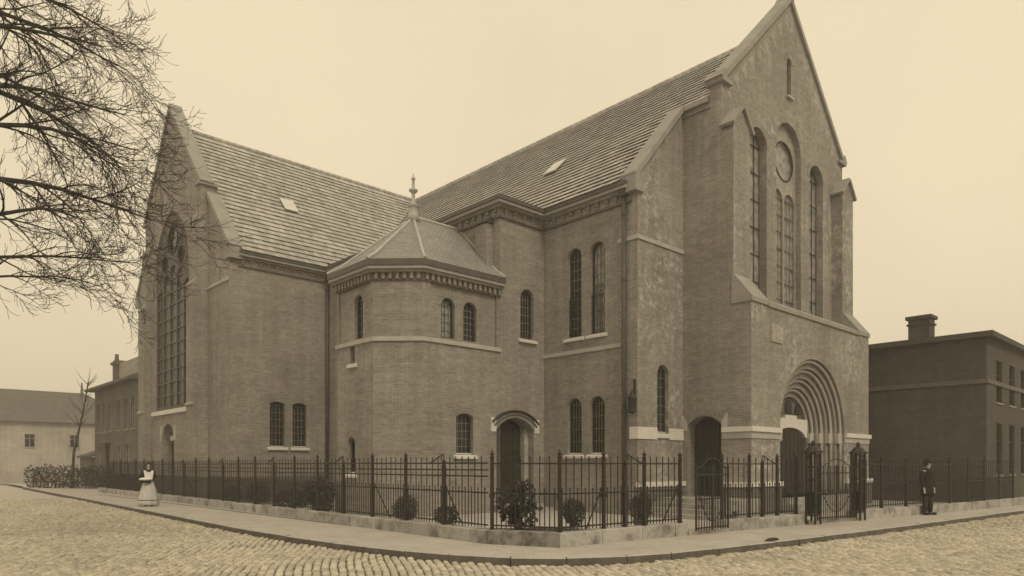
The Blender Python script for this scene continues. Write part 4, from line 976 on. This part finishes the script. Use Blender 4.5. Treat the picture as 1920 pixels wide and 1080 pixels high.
# ================================================================== plants
def leaf_cloud(mb, c, rad, n, size, hollow=.35, noise_amp=.25, droop=0.):
    c = Vector(c); lob = [Vector((random.gauss(0, 1), random.gauss(0, 1), random.gauss(0, 1))).normalized() for _ in range(9)]
    for _ in range(n):
        d = Vector((random.gauss(0, 1), random.gauss(0, 1), random.gauss(0, 1))).normalized()
        k = 1 + noise_amp * (max(d.dot(l) for l in lob) - .75) * 2
        r_ = (hollow + (1 - hollow) * random.random() ** .5) * k
        p = c + Vector((d.x * rad[0], d.y * rad[1], d.z * rad[2])) * r_
        ax = (d + Vector((random.gauss(0, .7), random.gauss(0, .7), random.gauss(0, .7) - droop))).normalized(); sd_ = ax.cross(Vector((random.gauss(0, 1), random.gauss(0, 1), random.gauss(0, 1)))).normalized()
        s = size * random.uniform(.6, 1.3); w_ = s * .38
        mb.add([p, p + ax * s * .5 + sd_ * w_, p + ax * s, p + ax * s * .5 - sd_ * w_], [(0, 1, 2, 3)])
def shrub(x, y, rad, zc, label, n=1600, size=.07, mat='leaf_dark', tub=None, stems=5, zg=.1, name='shrub', amp=.25):
    r_ = root(name, (x, y, zg - .05), label, 'shrub', None)
    mb = MB(); leaf_cloud(mb, (x, y, zc), rad, n, size, noise_amp=amp); mb.build('foliage', mat, r_, uv=False)['kind'] = 'stuff'
    sb = MB()
    for i in range(stems):
        a = 2 * math.pi * i / stems; sb.tube([(x + .04 * math.cos(a), y + .04 * math.sin(a), zg - .05), (x + rad[0] * .35 * math.cos(a), y + rad[1] * .35 * math.sin(a), zc), (x + rad[0] * .5 * math.cos(a + .4), y + rad[1] * .5 * math.sin(a + .4), zc + rad[2] * .6)], [.022, .014, .005], 5)
    sb.build('stem', 'bark', r_)
    if tub:
        tb = MB(); tb.lathe((x, y, .02), [(tub * .75, 0), (tub, tub * .9), (tub * 1.08, tub * .92), (tub * 1.08, tub * 1.05), (tub * .9, tub * 1.05)], 14); tb.build('tub', 'pot', r_)
shrub(11.1, 28.3, (.36, .38, .36), .38, 'small rounded dark shrub farthest left behind the fence, left of a diagonal brace', 1500, .05)
shrub(11.1, 25.9, (.42, .45, .44), .5, 'rounded dark shrub under the pair of arched transept windows', 2000, .05)
shrub(11.0, 22.9, (.45, 1.0, .34), .36, 'low spreading dark bush right of the rounded shrub under the transept windows', 2200, .06, amp=.5)
shrub(11.05, 21.1, (.42, .5, .5), .52, 'spiky dark bush at the foot of the left drain pipe', 1300, .13, 'leaf_mid', amp=.6)
shrub(10.65, 15.55, (.31, .31, .36), .43, 'round clipped bush before the turret wall', 2400, .04)
shrub(10.65, 13.8, (.27, .27, .27), .34, 'small round dark bush left of the cut corner', 1500, .045)
shrub(11.0, 11.6, (.34, .34, .5), .62, 'tall loose leafy shrub before the arched side door', 700, .13, 'leaf_mid', amp=.8)
shrub(12.95, 11.7, (.30, .30, .32), .42, 'bushy round shrub below the lower pair of nave windows', 1700, .05)
shrub(14.4, 10.7, (.27, .27, .34), .55, 'egg shaped clipped bush in a tub left of the side gate', 2200, .04, tub=.2, zg=.2)
# bare street tree
def tree(x, y, label):
    r_ = root('bare_tree', (x, y, 0), label, 'tree')
    right = Vector((.731, -.682, 0)); fwd = Vector((.682, .731, 0))
    trunk_pts = [(x, y, -.05), (x + .02, y, .4), (x + .05, y + .03, 3), (x + .02, y + .1, 6), (x + .12, y + .1, 9), (x + .1, y + .15, 12), (x + .2, y + .1, 15)]
    mb = MB(); mb.tube(trunk_pts, [.42, .3, .26, .24, .2, .15, .06], 12); mb.build('trunk', 'bark', r_, smooth=True)
    def grow(mb, tw, p, d, length, r0, level):
        nseg = 7 if level < 2 else 5; pts = [p.copy()]; rs = [r0]; q = p.copy(); dd = d.copy(); st = length / nseg; kids = []
        for i in range(nseg):
            wob = Vector((random.gauss(0, 1), random.gauss(0, 1), random.gauss(0, 1))) * (.085 + .03 * level)
            sag = Vector((0, 0, -.085 if level < 2 else (.02 if i < 3 else .16))) 
            dd = (dd + wob + sag).normalized(); q = q + dd * st; t = (i + 1) / nseg
            pts.append(q.copy()); rs.append(max(.0038, r0 * (1 - .8 * t)))
            if level < 4 and (i >= 1 or level > 0):
                for _ in range(2 if level == 0 else (1 if random.random() < .75 else (0 if random.random() < .4 else 2))):
                    ang = random.uniform(.35, .75); ax = dd.cross(Vector((random.gauss(0, 1), random.gauss(0, 1), random.gauss(0, 1)))).normalized()
                    nd = (dd * math.cos(ang) + ax * math.sin(ang)).normalized()
                    kids.append((q.copy(), nd, length * random.uniform(.34, .56) * (1.1 - .35 * t), max(.005, rs[-1] * random.uniform(.45, .65))))
        (mb if level < 2 else tw).tube(pts, rs, 7 if level == 0 else (5 if level == 1 else (4 if level == 2 else 3)), False)
        for k in kids:
            if k[2] > .16: grow(mb, tw, *k, level + 1)
    tw = MB()
    boughs = [(5.4, right * .95 + fwd * .25 + V(0, 0, .25), 4.2, .06), (8.2, right + fwd * -.3 + V(0, 0, .3), 4.7, .08), (10.1, right + fwd * .02 + V(0, 0, .05), 4.4, .08), (4.9, right * .95 + fwd * .05 + V(0, 0, .3), 3.6, .05), (5.9, right + fwd * -.1 + V(0, 0, .2), 4.6, .085), (6.9, right + fwd * .15 + V(0, 0, .12), 5.0, .10), (7.7, right + fwd * -.12 + V(0, 0, .18), 4.9, .09), (8.7, right + fwd * .1 + V(0, 0, .12), 4.6, .10), (9.6, right * .95 + fwd * -.15 + V(0, 0, .2), 4.4, .09), (10.6, right * .9 + fwd * .2 + V(0, 0, .16), 4.1, .08), (11.8, right * .9 + V(0, 0, .22), 3.9, .075), (13.0, right * .8 + fwd * .1 + V(0, 0, .25), 3.9, .07),
              (6.4, -right + fwd * .3 + V(0, 0, .3), 4.0, .09), (8.2, -right * .7 - fwd * .7 + V(0, 0, .3), 3.6, .09), (9.3, fwd * .9 + right * .2 + V(0, 0, .3), 3.8, .08), (11.0, -right + V(0, 0, .4), 3.4, .08), (14.2, V(.3, .3, 1), 3, .06)]
    boughs = [(z, d, l * (.78 if d.dot(right) > .3 else .8), r0 * .66) for z, d, l, r0 in boughs]
    for z, d, l, r0 in boughs:
        mb = MB(); grow(mb, tw, Vector((x + .08, y + .08, z)), d.normalized(), l, r0, 0); mb.build('bough', 'bark', r_, uv=False)
    tw.build('twigs', 'bark', r_, uv=False)['kind'] = 'stuff'
random.seed(21)
tree(1.0, 16.6, 'large bare tree at the left edge with drooping branches across the sky')
random.seed(5)
# young leaning tree far up the left street, hedge, shed
yt = root('young_tree', (10.9, 56, 0), 'thin leaning young tree far up the left street', 'tree')
mb = MB(); mb.tube([(10.9, 56, 0), (11.0, 56, 2.5), (11.5, 56, 5), (11.9, 56, 7.4)], [.11, .09, .06, .02], 6); mb.build('trunk', 'bark', yt)
mb = MB()
for i in range(26):
    z = random.uniform(4.2, 7.3); a = random.uniform(0, 6.28); l = random.uniform(.5, 1.3); bx = 11.0 + (z - 2.5) / 4.9 * .9; mb.tube([(bx, 56, z), (bx + l * .5 * math.cos(a), 56 + l * .5 * math.sin(a), z + .5 * l), (bx + l * .8 * math.cos(a), 56 + l * .8 * math.sin(a), z + l)], [.025, .015, .006], 4, False)
mb.build('branches', 'bark', yt)['kind'] = 'stuff'
hd = root('hedge', (11.6, 56.6, 0), 'low dark hedge at the far end of the left street', 'hedge')
mb = MB()
for i in range(14): leaf_cloud(mb, (9.2 + i * .34, 59.5 - i * .62, .75), (.5, .6, .8), 260, .16)
mb.build('foliage', 'leaf_hedge', hd, uv=False)['kind'] = 'stuff'
mb = MB()
for i in range(14): mb.tube([(9.2 + i * .34, 59.5 - i * .62, 0), (9.2 + i * .34, 59.5 - i * .62, .9)], [.05, .02], 5)
mb.build('stems', 'bark', hd)['kind'] = 'stuff'

# ================================================================== neighbouring houses
def hwin(parent, fr, uc, w_, z0, z1, frame='house_trim', rev=.12):
    mb = MB(); f_, ts = tris([arch(uc, w_, z0, z1, 'rect')]); mb.add([fr.P(u, z, -rev) for u, z in f_], ts); wn_ = mb.build('window', 'glass', parent)
    mb = MB(); fb = MB()
    for a, b in (((uc - w_ / 2 + .03, z0), (uc - w_ / 2 + .03, z1)), ((uc + w_ / 2 - .03, z0), (uc + w_ / 2 - .03, z1)), ((uc, z0), (uc, z1)), ((uc - w_ / 2, z1 - .03), (uc + w_ / 2, z1 - .03)), ((uc - w_ / 2, z0 + .03), (uc + w_ / 2, z0 + .03)), ((uc - w_ / 2, z0 + (z1 - z0) * .66), (uc + w_ / 2, z0 + (z1 - z0) * .66))):
        fb.beam(fr.P(*a, -rev + .03), fr.P(*b, -rev + .03), .06, .04, tuple(fr.n))
    fb.build('frame', frame, wn_)
    mb = MB(); prism_u(mb, fr, [(-rev, z0 - .08), (-rev, z0), (.06, z0 - .02), (.06, z0 - .08)][::-1], uc - w_ / 2 - .06, uc + w_ / 2 + .06); mb.build('sill', 'house_trim', wn_)
# brick terrace house beyond the church, facing the left street
HX, HY0, HY1, HZ = 12.6, 46.9, 57.5, 6.9
hs = root('brick_house', (HX + 3, 52, 0), 'two storey brick house with overhanging eaves and chimney just beyond the transept', 'house')
fh = FX(HX); ups = [(-56.4, .8, 3.9, 5.9), (-54.9, .8, 3.9, 5.9), (-53.4, .8, 3.9, 5.9), (-51.2, .8, 3.9, 5.9), (-49.5, .8, 3.9, 5.9), (-48.0, .8, 3.9, 5.9)]
los = [(-56.2, .9, .9, 2.9), (-51.2, .9, .9, 2.9), (-49.3, .9, .9, 2.9)]
dr = (-54.0, 1.1, .1, 2.8)
mb = MB(); sheet(mb, fh, [(-HY1, -.1), (-HY0, -.1), (-HY0, HZ), (-HY1, HZ)], [arch(*a, 'rect') for a in ups + los + [dr]], reveal=.14)
mb.add([(HX, HY0, -.1), (HX + 7, HY0, -.1), (HX + 7, HY0, HZ), (HX + 3.5, HY0, HZ + 1.85), (HX, HY0, HZ)], [(0, 1, 2, 3, 4)]); mb.add([(HX, HY1, -.1), (HX + 7, HY1, -.1), (HX + 7, HY1, HZ), (HX + 3.5, HY1, HZ + .0), (HX, HY1, HZ)], [(4, 3, 2, 1, 0)]); mb.add([(HX + 7, HY0, -.1), (HX + 7, HY1, -.1), (HX + 7, HY1, HZ), (HX + 7, HY0, HZ)], [(0, 1, 2, 3)])
mb.build('wall', 'brick_house', hs)
for a in ups + los: hwin(hs, fh, *a)
mb = MB(); slab(mb, fh, arch(*dr, 'rect'), -.14, -.1); mb.build('door', 'door_wood', hs)
mb = MB(); prism_u(mb, fh, [(.0, 2.95), (.3, 2.95), (.3, 3.05), (0, 3.12)], -54.8, -53.2); mb.build('door_hood', 'frame_dark', hs)
mb = MB(); e = .55
A = [(HX - e, HY0, HZ - .05), (HX + 7 + e, HY0, HZ - .05), (HX + 7 + e, HY1 + e, HZ - .05), (HX - e, HY1 + e, HZ - .05)]; Rg = [(HX + 3.5, HY0, HZ + 1.9), (HX + 3.5, HY1 - 2.2, HZ + 1.9)]
A2 = [(x_, y_, z_ + .16) for x_, y_, z_ in A]
mb.add(A + A2 + Rg, [(3, 2, 1, 0), (0, 1, 5, 4), (1, 2, 6, 5), (2, 3, 7, 6), (3, 0, 4, 7), (4, 8, 9, 7)[::-1], (5, 6, 9, 8)[::-1], (6, 7, 9)[::-1], (4, 5, 8)])
rf = mb.build('roof', 'house_roof', hs)
mb = MB(); mb.box(HX + 1.0, HX + 1.7, 56.0, 56.9, HZ - .2, HZ + 2.2); mb.box(HX + .88, HX + 1.82, 55.88, 57.02, HZ + 1.9, HZ + 2.08); mb.lathe((HX + 1.2, 56.6, HZ + 2.2), [(.16, 0), (.12, .4), (.15, .48)], 8); mb.build('chimney', 'brick_house', rf)
mb = MB(); mb.box(HX + 1.2, HX + 1.55, HY0 + .02, 56.0, HZ, HZ + 1.95); mb.build('fire_wall', 'brick_pale', rf)
# far gabled house with pale wall
fhs = root('pale_house', (13, 79, 0), 'pale plastered house with grey roof at the far end of the left street', 'house')
ff_ = FY(76); mb = MB(); wl = [(15.0, .8, 3.2, 4.4), (11.5, .8, 3.2, 4.4)]
sheet(mb, ff_, [(3, -.1), (21, -.1), (21, 5.6), (3, 5.6)], [arch(*a, 'rect') for a in wl], reveal=.12); mb.add([(3, 76, -.1), (3, 84, -.1), (3, 84, 5.6), (3, 76, 5.6)], [(0, 1, 2, 3)]); mb.add([(21, 76, -.1), (21, 84, -.1), (21, 84, 5.6), (21, 76, 5.6)], [(0, 1, 2, 3)]); mb.build('wall', 'brick_render', fhs)
for a in wl: hwin(fhs, ff_, *a)
mb = MB(); mb.add([(2.7, 75.6, 5.5), (21.3, 75.6, 5.5), (21.3, 84.4, 5.5), (2.7, 84.4, 5.5), (5.2, 80, 8.7), (16.6, 80, 8.7)], [(0, 1, 5, 4), (1, 2, 5), (2, 3, 4, 5), (3, 0, 4), (3, 2, 1, 0)]); rf = mb.build('roof', 'house_roof', fhs)
mb = MB(); mb.tube([(16.3, 79.5, 8), (16.3, 79.5, 9.7)], [.2, .06], 6); mb.build('roof_vent', 'house_roof', rf)
sh = root('garden_shed', (13.6, 62, 0), 'low dark shed with sloping roof left of the brick house', 'shed')
mb = MB(); mb.box(12.9, 15.2, 60, 63.5, -.1, 2.2); mb.build('wall', 'brick_plinth', sh)
mb = MB(); mb.hexa([(12.7, 59.8, 2.15), (15.3, 59.8, 3.1), (15.3, 63.7, 3.1), (12.7, 63.7, 2.15), (12.7, 59.8, 2.3), (15.3, 59.8, 3.25), (15.3, 63.7, 3.25), (12.7, 63.7, 2.3)]); mb.build('roof', 'roof_dark', sh)
# dark house on the right
GX, GY, GZ = 34.2, 7.9, 7.1
gh = root('dark_house', (GX + 6, GY + 7, 0), 'dark brick house with tall side wall and chimney right of the church', 'house')
fgx, fgy = FX(GX), FY(GY)
gs = []
mb = MB(); sheet(mb, fgx, [(-30, -.1), (-GY, -.1), (-GY, GZ), (-30, GZ)], [arch(*a, 'rect') for a in gs], reveal=.15)
gw = [(36.2, 1.0, 1.2, 3.4), (38.4, 1.0, 1.2, 3.4), (40.6, 1.0, 1.2, 3.4), (45.0, 1.0, 1.2, 3.4), (36.2, 1.0, 4.3, 6.1), (38.4, 1.0, 4.3, 6.1), (40.6, 1.0, 4.3, 6.1), (45.0, 1.0, 4.3, 6.1)]
sheet(mb, fgy, [(GX, -.1), (60, -.1), (60, GZ), (GX, GZ)], [arch(*a, 'rect') for a in gw], reveal=.15); mb.add([(60, GY, -.1), (60, 30, -.1), (60, 30, GZ), (60, GY, GZ)], [(0, 1, 2, 3)]); mb.add([(GX, 30, -.1), (60, 30, -.1), (60, 30, GZ), (GX, 30, GZ)], [(3, 2, 1, 0)]); mb.build('wall', 'brick_dark', gh)
for a in gw: hwin(gh, fgy, *a, frame='frame_dark', rev=.14)
for a in gs: hwin(gh, fgx, *a, frame='frame_dark', rev=.14)
bandp = MB(); run(bandp, [(GX, 30), (GX, GY), (60, GY)], 0, .28, GZ - .2, GZ + .02); bandp.build('cornice', 'brick_dark', gh)
bandp = MB(); run(bandp, [(GX, 30), (GX, GY), (60, GY)], -.02, .05, 5.0, 5.18); bandp.build('string_course', 'house_roof', gh)
mb = MB(); q = 1.7; mb.add([(GX - .25, GY - .25, GZ), (60.3, GY - .25, GZ), (60.3, 30.3, GZ), (GX - .25, 30.3, GZ), (GX + 7, GY + 6, 8.2), (52, GY + 6, 8.2), (52, 23, 8.2), (GX + 7, 23, 8.2)], [(0, 1, 5, 4), (1, 2, 6, 5), (2, 3, 7, 6), (3, 0, 4, 7), (4, 5, 6, 7), (3, 2, 1, 0)]); rf = mb.build('roof', 'roof_dark', gh)
mb = MB(); mb.box(36.2, 36.95, 10.6, 11.5, 7.0, 8.4); mb.box(36.1, 37.05, 10.5, 11.6, 8.4, 8.55); mb.box(36.14, 37.01, 10.54, 11.56, 8.12, 8.2); mb.build('chimney', 'brick_dark', rf)
tagmb = MB()
for i in range(7):
    t = i / 6; tagmb.lathe((14.2 + random.uniform(-.22, .22), 7.15 + random.uniform(-.06, .06), .01), [(.09 * random.uniform(.6, 1.2), 0), (.07, .025), (.02, .05)], 7)
tag(tagmb.build('debris_heap', 'soil'), 'small dark heap of debris lying on the kerb edge', 'debris')

# ================================================================== people
def skin_body(name, J, E_, mat, parent, levels=2):
    b = base_of(parent); keys = list(J); me = bpy.data.meshes.new(name)
    me.from_pydata([tuple(Vector(J[k][0]) - b) for k in keys], [(keys.index(a), keys.index(c)) for a, c in E_], []); me.materials.append(M[mat])
    o = bpy.data.objects.new(name, me); COL.objects.link(o); o.parent = parent
    m = o.modifiers.new('skin', 'SKIN'); m.use_smooth_shade = True
    for i, k in enumerate(keys):
        r_ = J[k][1]; r_ = r_ if isinstance(r_, tuple) else (r_, r_); me.skin_vertices[0].data[i].radius = r_; me.skin_vertices[0].data[i].use_root = (k == 'pelvis')
    s = o.modifiers.new('sub', 'SUBSURF'); s.levels = 1; s.render_levels = levels
    return o
def person(x, y, yaw, z0, H, arms, label):
    # local frame: f = facing, l = person's left
    f = Vector((math.cos(yaw), math.sin(yaw), 0)); l = Vector((-f.y, f.x, 0)); r_ = root('person', (x, y, z0), label, 'person')
    P = lambda fo, le, z: Vector((x, y, z0)) + f * fo + l * le + Vector((0, 0, z))
    return r_, P, f, l
def hand(J, E_, P, wrist, d, tag_, side):
    # palm and five short bent fingers
    d = Vector(d).normalized(); sd_ = d.cross(Vector((0, 0, 1))).normalized() * side; w_ = Vector(wrist)
    J[tag_ + 'palm'] = (w_ + d * .06, (.034, .018)); E_.append((tag_ + 'wr', tag_ + 'palm'))
    for k, (o, ln) in enumerate(((-.03, .065), (-.01, .075), (.01, .07), (.03, .055))):
        a, b = w_ + d * .1 + sd_ * o, w_ + d * (.1 + ln) + sd_ * o + Vector((0, 0, -.025)); J[f'{tag_}f{k}a'] = (a, .010); J[f'{tag_}f{k}b'] = (b, .008); E_ += [(tag_ + 'palm', f'{tag_}f{k}a'), (f'{tag_}f{k}a', f'{tag_}f{k}b')]
    J[tag_ + 'th'] = (w_ + d * .08 + sd_ * -.06 + Vector((0, 0, .02)), .011); E_.append((tag_ + 'palm', tag_ + 'th'))
# woman in white bib
yaw = math.atan2(-29.72 + 2, -8.35 + 3)
wm, P, f, l = person(8.35, 29.72, yaw, 0, 1.66, None, 'woman in white bib and long pale skirt carrying a white bundle on the pavement')
J = {'pelvis': (P(0, 0, .92), (.15, .11)), 'waist': (P(.01, 0, 1.05), (.12, .09)), 'chest': (P(.02, 0, 1.26), (.145, .10)), 'neckb': (P(.0, 0, 1.40), (.06, .06)), 'neck': (P(.015, 0, 1.46), .047), 'jaw': (P(.035, 0, 1.515), (.06, .066)), 'head': (P(.02, 0, 1.58), (.073, .088)), 'crown': (P(.01, 0, 1.635), (.055, .065)), 'nose': (P(.115, 0, 1.55), .012),
     'Lsh': (P(0, .155, 1.36), .058), 'Lel': (P(-.03, .23, 1.12), .044), 'Lwr': (P(.14, .12, 1.03), .028), 'Rsh': (P(0, -.155, 1.36), .058), 'Rel': (P(.0, -.25, 1.12), .044), 'Rwr': (P(.2, -.14, 1.06), .028),
     'Lhip': (P(0, .09, .85), .085), 'Lkn': (P(.03, .09, .48), .055), 'Lan': (P(0, .09, .09), .038), 'Lto': (P(.13, .1, .035), .03), 'Rhip': (P(0, -.09, .85), .085), 'Rkn': (P(-.02, -.09, .48), .055), 'Ran': (P(-.05, -.09, .09), .038), 'Rto': (P(.08, -.1, .035), .03)}
E_ = [('pelvis', 'waist'), ('waist', 'chest'), ('chest', 'neckb'), ('neckb', 'neck'), ('neck', 'jaw'), ('jaw', 'head'), ('head', 'crown'), ('head', 'nose'), ('chest', 'Lsh'), ('Lsh', 'Lel'), ('Lel', 'Lwr'), ('chest', 'Rsh'), ('Rsh', 'Rel'), ('Rel', 'Rwr'), ('pelvis', 'Lhip'), ('Lhip', 'Lkn'), ('Lkn', 'Lan'), ('Lan', 'Lto'), ('pelvis', 'Rhip'), ('Rhip', 'Rkn'), ('Rkn', 'Ran'), ('Ran', 'Rto')]
hand(J, E_, P, J['Lwr'][0], f * .7 - l * .6, 'L', 1); hand(J, E_, P, J['Rwr'][0], f * .6 + l * .7, 'R', -1)
skin_body('body', J, E_, 'skin', wm)
fold = lambda a, z: .08 * math.sin(9 * a + .7) * max(0, (1.0 - z)) + .02 * math.sin(17 * a) * max(0, (1.0 - z))
c0 = Vector((8.35, 29.72, 0))
mb = MB(); mb.lathe(c0, [(.40, .055), (.385, .15), (.375, .3), (.32, .55), (.25, .8), (.175, .98), (.135, 1.07)], 36, 1, .92, yaw, fold); mb.build('skirt', 'cloth_pale', wm, smooth=True)
mb = MB(); mb.lathe(c0, [(.392, .235), (.397, .238), (.397, .25), (.39, .253)], 36, 1, .92, yaw, fold); mb.build('skirt_stripe', 'cloth_dark', wm)
mb = MB(); mb.lathe(c0, [(.128, 1.03), (.135, 1.1), (.16, 1.22), (.168, 1.3), (.15, 1.37), (.085, 1.42), (.06, 1.46)], 20, .78, 1.12, yaw); mb.build('bodice', 'cloth_dark', wm, smooth=True)
mb = MB(); fb = FR(c0.to_2d() + (f * .135).to_2d(), (-l.x, -l.y))
slab(mb, fb, [(-.13, 1.03), (.13, 1.03), (.14, 1.15), (.175, 1.38), (.1, 1.395), (.06, 1.33), (-.06, 1.33), (-.1, 1.395), (-.175, 1.38), (-.14, 1.15)], -.03, .022); mb.build('bib', 'cloth_white', wm)
for s, k in ((1, 'L'), (-1, 'R')):
    mb = MB(); mb.tube([J[k + 'sh'][0], (J[k + 'sh'][0] * .5 + J[k + 'el'][0] * .5), J[k + 'el'][0], J[k + 'el'][0] * .45 + J[k + 'wr'][0] * .55, J[k + 'wr'][0]], [.078, .08, .062, .056, .04], 10); mb.build('sleeve', 'cloth_dark', wm, smooth=True)
    mb = MB(); a = J[k + 'to'][0]; mb.lathe(a - f * .06 + V(0, 0, -.035), [(.045, 0), (.055, .02), (.05, .06), (.03, .085)], 10, 2.0, 1, yaw); mb.build('shoe', 'cloth_dark', wm)
mb = MB(); mb.lathe(P(-.015, 0, 1.6), [(.03, -.1), (.085, -.06), (.102, 0), (.098, .05), (.06, .09), (.01, .1)], 14, .95, 1); mb.lathe(P(-.06, 0, 1.68), [(.01, -.04), (.055, -.01), (.055, .02), (.01, .05)], 10); mb.build('hair', 'hair', wm, smooth=True)
for s in (1, -1): mb = MB(); mb.lathe(P(.093, s * .03, 1.565), [(.002, -.008), (.010, 0), (.002, .008)], 6); mb.build('eye', 'hair', wm)
bn = root('bundle', P(.24, -.1, 1.02), 'white folded bundle held at the waist by the woman on the pavement', 'bundle')
mb = MB(); q = P(.25, -.1, 1.06); mb.lathe(q, [(.04, -.05), (.13, -.045), (.15, -.01), (.145, .02), (.1, .05), (.03, .06)], 16, 1, 1.6, yaw, lambda a, z: .08 * math.sin(3 * a + 1)); mb.build('cloth', 'cloth_white', bn, smooth=True)
mb = MB(); mb.lathe(q + V(0, 0, -.12), [(.09, -.03), (.115, .0), (.125, .07)], 16, 1, 1.5, yaw); mb.build('basket', 'cloth_dark', bn)
# man in dark coat near the far right
yaw = math.atan2(-1, -.35); px_, py_ = 25.24, 7.45
mn, P, f, l = person(px_, py_, yaw, 0, 1.7, None, 'man in dark coat and hat standing on the pavement by the right wall')
J = {'pelvis': (P(0, 0, .95), (.15, .11)), 'waist': (P(0, 0, 1.1), (.14, .10)), 'chest': (P(.01, 0, 1.3), (.17, .11)), 'neckb': (P(0, 0, 1.45), .065), 'neck': (P(.01, 0, 1.5), .052), 'jaw': (P(.03, 0, 1.56), (.062, .07)), 'head': (P(.02, 0, 1.62), (.075, .09)), 'crown': (P(.01, 0, 1.67), .06), 'nose': (P(.115, 0, 1.59), .013),
     'Lsh': (P(0, .19, 1.40), .068), 'Lel': (P(-.03, .25, 1.13), .05), 'Lwr': (P(.05, .23, .88), .032), 'Rsh': (P(0, -.19, 1.40), .068), 'Rel': (P(-.03, -.25, 1.13), .05), 'Rwr': (P(.05, -.23, .88), .032),
     'Lhip': (P(0, .1, .88), .09), 'Lkn': (P(.03, .11, .5), .062), 'Lan': (P(0, .12, .09), .044), 'Lto': (P(.15, .15, .035), .035), 'Rhip': (P(0, -.1, .88), .09), 'Rkn': (P(.02, -.11, .5), .062), 'Ran': (P(-.02, -.12, .09), .044), 'Rto': (P(.13, -.15, .035), .035)}
E_ = [e for e in E_ if 'palm' not in e[0] and 'palm' not in e[1] and 'f' != e[0][1:2]]
hand(J, E_, P, J['Lwr'][0], V(0, 0, -1) + f * .2, 'L', 1); hand(J, E_, P, J['Rwr'][0], V(0, 0, -1) + f * .2, 'R', -1)
E_ = [e for e in E_ if e[0] in J and e[1] in J]
skin_body('body', J, E_, 'skin', mn)
c0 = Vector((px_, py_, 0))
mb = MB(); mb.lathe(c0, [(.215, .62), (.2, .8), (.175, 1.05), (.19, 1.25), (.195, 1.36), (.15, 1.45), (.075, 1.5)], 20, .75, 1.12, yaw, lambda a, z: .02 * math.sin(7 * a)); mb.build('coat', 'cloth_dark', mn, smooth=True)
for s, k in ((1, 'L'), (-1, 'R')):
    mb = MB(); mb.tube([J[k + 'sh'][0], J[k + 'el'][0], J[k + 'wr'][0]], [.085, .066, .05], 10); mb.build('sleeve', 'cloth_dark', mn, smooth=True)
    mb = MB(); mb.tube([J[k + 'hip'][0], J[k + 'kn'][0], J[k + 'an'][0] + V(0, 0, -.02)], [.105, .085, .075], 10); mb.build('trouser_leg', 'cloth_trousers', mn, smooth=True)
    mb = MB(); mb.lathe(J[k + 'to'][0] - f * .06 + V(0, 0, -.035), [(.05, 0), (.06, .02), (.055, .06), (.03, .09)], 10, 2.1, 1, yaw); mb.build('shoe', 'cloth_dark', mn)
mb = MB(); mb.lathe(P(.0, 0, 1.66), [(.15, 0), (.15, .012), (.095, .02), (.098, .08), (.085, .115), (.02, .125)], 16); mb.build('hat', 'cloth_dark', mn, smooth=True)
mb = MB(); mb.lathe(P(-.02, 0, 1.61), [(.03, -.07), (.082, -.03), (.09, .03), (.08, .06)], 12); mb.build('hair', 'hair', mn, smooth=True)

# ================================================================== damp winter air
mh = bpy.data.materials.new('haze'); mh.use_nodes = True; hn = mh.node_tree; hn.nodes.clear()
ho = hn.nodes.new('ShaderNodeOutputMaterial'); hv = hn.nodes.new('ShaderNodeVolumePrincipled')
hv.inputs['Color'].default_value = (1, .97, .92, 1); hv.inputs['Density'].default_value = .0028; hv.inputs['Anisotropy'].default_value = .1
hn.links.new(hv.outputs[0], ho.inputs['Volume']); MATS['haze'] = mh
mb = MB(); mb.box(-640, 740, -640, 740, -1.2, 21.5); hz = mb.build('haze', 'haze', uv=False); hz['kind'] = 'stuff'
